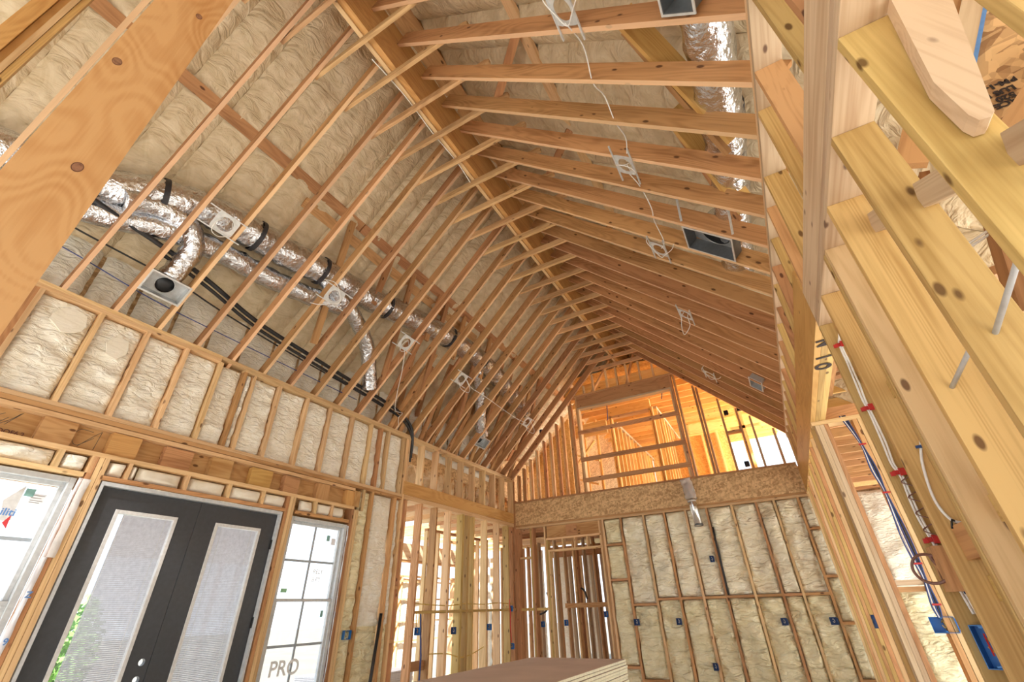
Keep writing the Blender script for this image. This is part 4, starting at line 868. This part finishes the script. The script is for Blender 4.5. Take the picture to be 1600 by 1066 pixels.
wcab('white_cable', [(.725, 2.715, .72), (.704, 2.715, .641), (.67, 2.715, .545), (.649, 2.715, .432), (.646, 2.715, .349), (.665, 2.715, .288), (.70, 2.715, .270), (.73, 2.715, .262)], .006, WHITEC, 'white cable curving across the near right stud bay from a blue strap')
b_ = bx('blue_strap', None, .67, .71, 2.70, 2.71, .60, .612, BLUED); tag(b_, 'small blue strap holding the curving white cable on the right wall', 'strap')
b_ = bx('blue_strap', None, .67, .73, 3.085, 3.10, .01, .022, BLUED); tag(b_, 'small dark strap on the white cables above the large blue box', 'strap')
co = [(.660 + .028 * math.cos(a) - .0002 * a, yk - .035 + .012 * math.sin(a), .56 - .0125 * a) for a in [i * .55 for i in range(50)]]
tag(tube('coiled_wire', None, co, .003, BROWNC, 5, 1), 'curly grey-brown wire spiralling down beside the white cables', 'wire')
ring = [Vector((.578 + .064 * math.cos(a), 3.045 + .008 * math.sin(a * 2), .118 + .062 * math.sin(a))) for a in [2 * PI * k / 16 + .4 for k in range(19)]] + [Vector((.62, 3.07, .13)), Vector((.66, 3.09, .15))]
tag(tube('coiled_cable', None, ring, .007, BROWNC, 6, 4), 'brown cable wound in a single open loop on the right wall', 'cable')
# dark cable bundle of the pass-through
bd = thing('cable_bundle', 'bundle of dark blue and white cables running down the pass-through stud', 'cable', (.93, 5.36, 1.55))
for i in range(5):
    dx = .012 * i
    tube('strand', bd, [(.87 + dx, 5.40, 1.62), (.91 + dx * .5, 5.36, 1.42), (.935 + dx * .3, 5.36, 1.27), (.925 + dx, 5.36, 1.05), (.95 + dx * .3, 5.36, .84), (.925 + dx * 1.2, 5.36, .5), (.93 + dx, 5.36, .3), (.945 + dx * .4, 5.36, .13), (.92 + dx, 5.36, -.05), (.93 + dx * .5, 5.36, -.14)], .0055, (NAVY, WHITEC, NAVY, BLACK, NAVY)[i], 6, 5)
for z, x in ((1.297, .946), (.838, .962), (.25, .955), (-.05, .955)): bx('clip', bd, x - .03, x + .03, 5.345, 5.353, z - .007, z + .007, REDP)
# grey pipe stubs through the near studs
for i, (p, q, lab) in enumerate((((.715, 1.10, .78), (.668, 1.55, .615), 'upper grey plastic pipe stub passing through the near right studs'), ((.70, 1.58, .70), (.655, 1.95, .615), 'lower grey plastic pipe stub passing through the near right studs'))):
    tag(tube('pipe_stub', None, [p, q], .0075, GREYP, 10, 1), lab, 'pipe')
for p, q, lab in (((.95, 2.3, 1.62), (1.45, 2.15, 1.66), 'pair of white cables crossing the gap between the two nearest right studs, upper'), ((1.0, 2.1, 1.22), (1.35, 1.95, 1.32), 'pair of white cables crossing the gap between the two nearest right studs, lower')):
    o = thing('white_cable', lab, 'cable', p)
    for dz in (0, .016): tube('strand', o, [(p[0], p[1], p[2] + dz), (q[0], q[1], q[2] + dz)], .006, WHITEC, 6, 1)
tag(tube('bent_nail', None, [(.68, 2.725, .27), (.665, 2.70, .285), (.65, 2.70, .25)], .004, BLACK, 5, 3), 'bent black wire stub on the near right stud', 'wire')

# yellow, red and blue cables of the open left wall
tag(tube('yellow_cable', None, [(XL - .03, 6.1, .12), (XL - .03, 6.5, .10), (XL - .03, 7.0, .085), (XL - .03, 7.5, .11), (XL - .03, 8.1, .10), (XL - .03, 8.6, .12), (XL - .03, 9.2, .10)], .008, YELC, 6, 6), 'upper yellow cable threaded through the bare left studs', 'cable')
tag(tube('yellow_cable', None, [(XL - .03, 6.5, -.55), (XL - .03, 7.0, -.58), (XL - .03, 7.4, -.66), (XL - .03, 7.7, -.64), (XL - .03, 8.1, -.56)], .008, YELC, 6, 6), 'lower yellow cable drooping through the bare left studs', 'cable')
tag(tube('yellow_cable', None, [(XL + .01, 6.15, .02), (XL + .01, 6.14, -.08), (XL + .012, 6.16, -.19)], .006, YELC, 6, 4), 'short yellow cable dropping to the blue box left of the blue hose', 'cable')
tag(tube('red_cable', None, [(XL + .01, 9.0, .18), (XL + .012, 9.0, .08), (XL + .01, 9.03, -.05), (XL + .012, 9.02, -.3), (XL + .01, 9.05, -.55)], .010, REDC, 6, 5), 'red cable between the two blue boxes by the corner', 'cable')
tag(tube('blue_hose', None, [(XL - .02, 6.27, 0), (XL + .0, 6.27, -.2), (XL + .01, 6.30, -.5), (XL + .01, 6.31, -.64), (XL + .01, 6.30, -1.4)], .013, NAVY, 8, 5), 'blue pipe hanging between the second and third bare studs', 'pipe')
tag(tube('yellow_cable', None, [(XL + .01, 8.2, .1), (XL + .01, 8.21, -.2)], .005, YELC, 5, 1), 'thin yellow cable above the bright blue closed box', 'cable')
# black pipe leaning on the foam, red wires in the doorway jamb, black conduit in the gable foam
tag(tube('black_pipe', None, [(XL + .07, 5.20, FLOOR), (XL + .03, 5.36, .0)], .022, BLACK, 10, 1), 'black pipe leaning upright against the foam right of the window', 'pipe')
tag(tube('red_cable', None, [(-3.22, YG + .2, 1.35), (-3.19, YG + .2, .9), (-3.13, YG + .16, .45)], .009, REDC, 6, 4), 'thin red cable at the right jamb of the framed doorway', 'cable')
tag(tube('black_conduit', None, [(-1.04, YG - .005, 1.20), (-1.045, YG - .008, .6), (-1.05, YG - .004, .12)], .016, BLACK, 6, 3), 'black conduit running down the foam under the metal flue', 'pipe')
tag(tube('black_hose', None, [(-4.75, 9.9, .3), (-4.68, 9.9, .1), (-4.80, 9.9, -.05), (-4.95, 9.9, -.1)], .02, BLACK, 6, 5), 'black hose curling behind the studs near the corner', 'hose')
tag(tube('black_hose', None, [(-3.95, 9.9, .35), (-3.88, 9.9, .3), (-3.83, 9.9, .15)], .02, BLACK, 6, 5), 'short black hose end inside the framed doorway', 'hose')
tag(tube('blue_line', None, [(-2.75, YG + .3, 4.15), (-2.78, YG + .3, 3.75)], .010, NAVY, 6, 1), 'blue line hanging in the loft opening, left one', 'cable')
tag(tube('blue_line', None, [(-1.42, YG + .3, 4.2), (-1.48, YG + .3, 3.98)], .010, NAVY, 6, 1), 'blue line hanging in the loft opening, right one', 'cable')
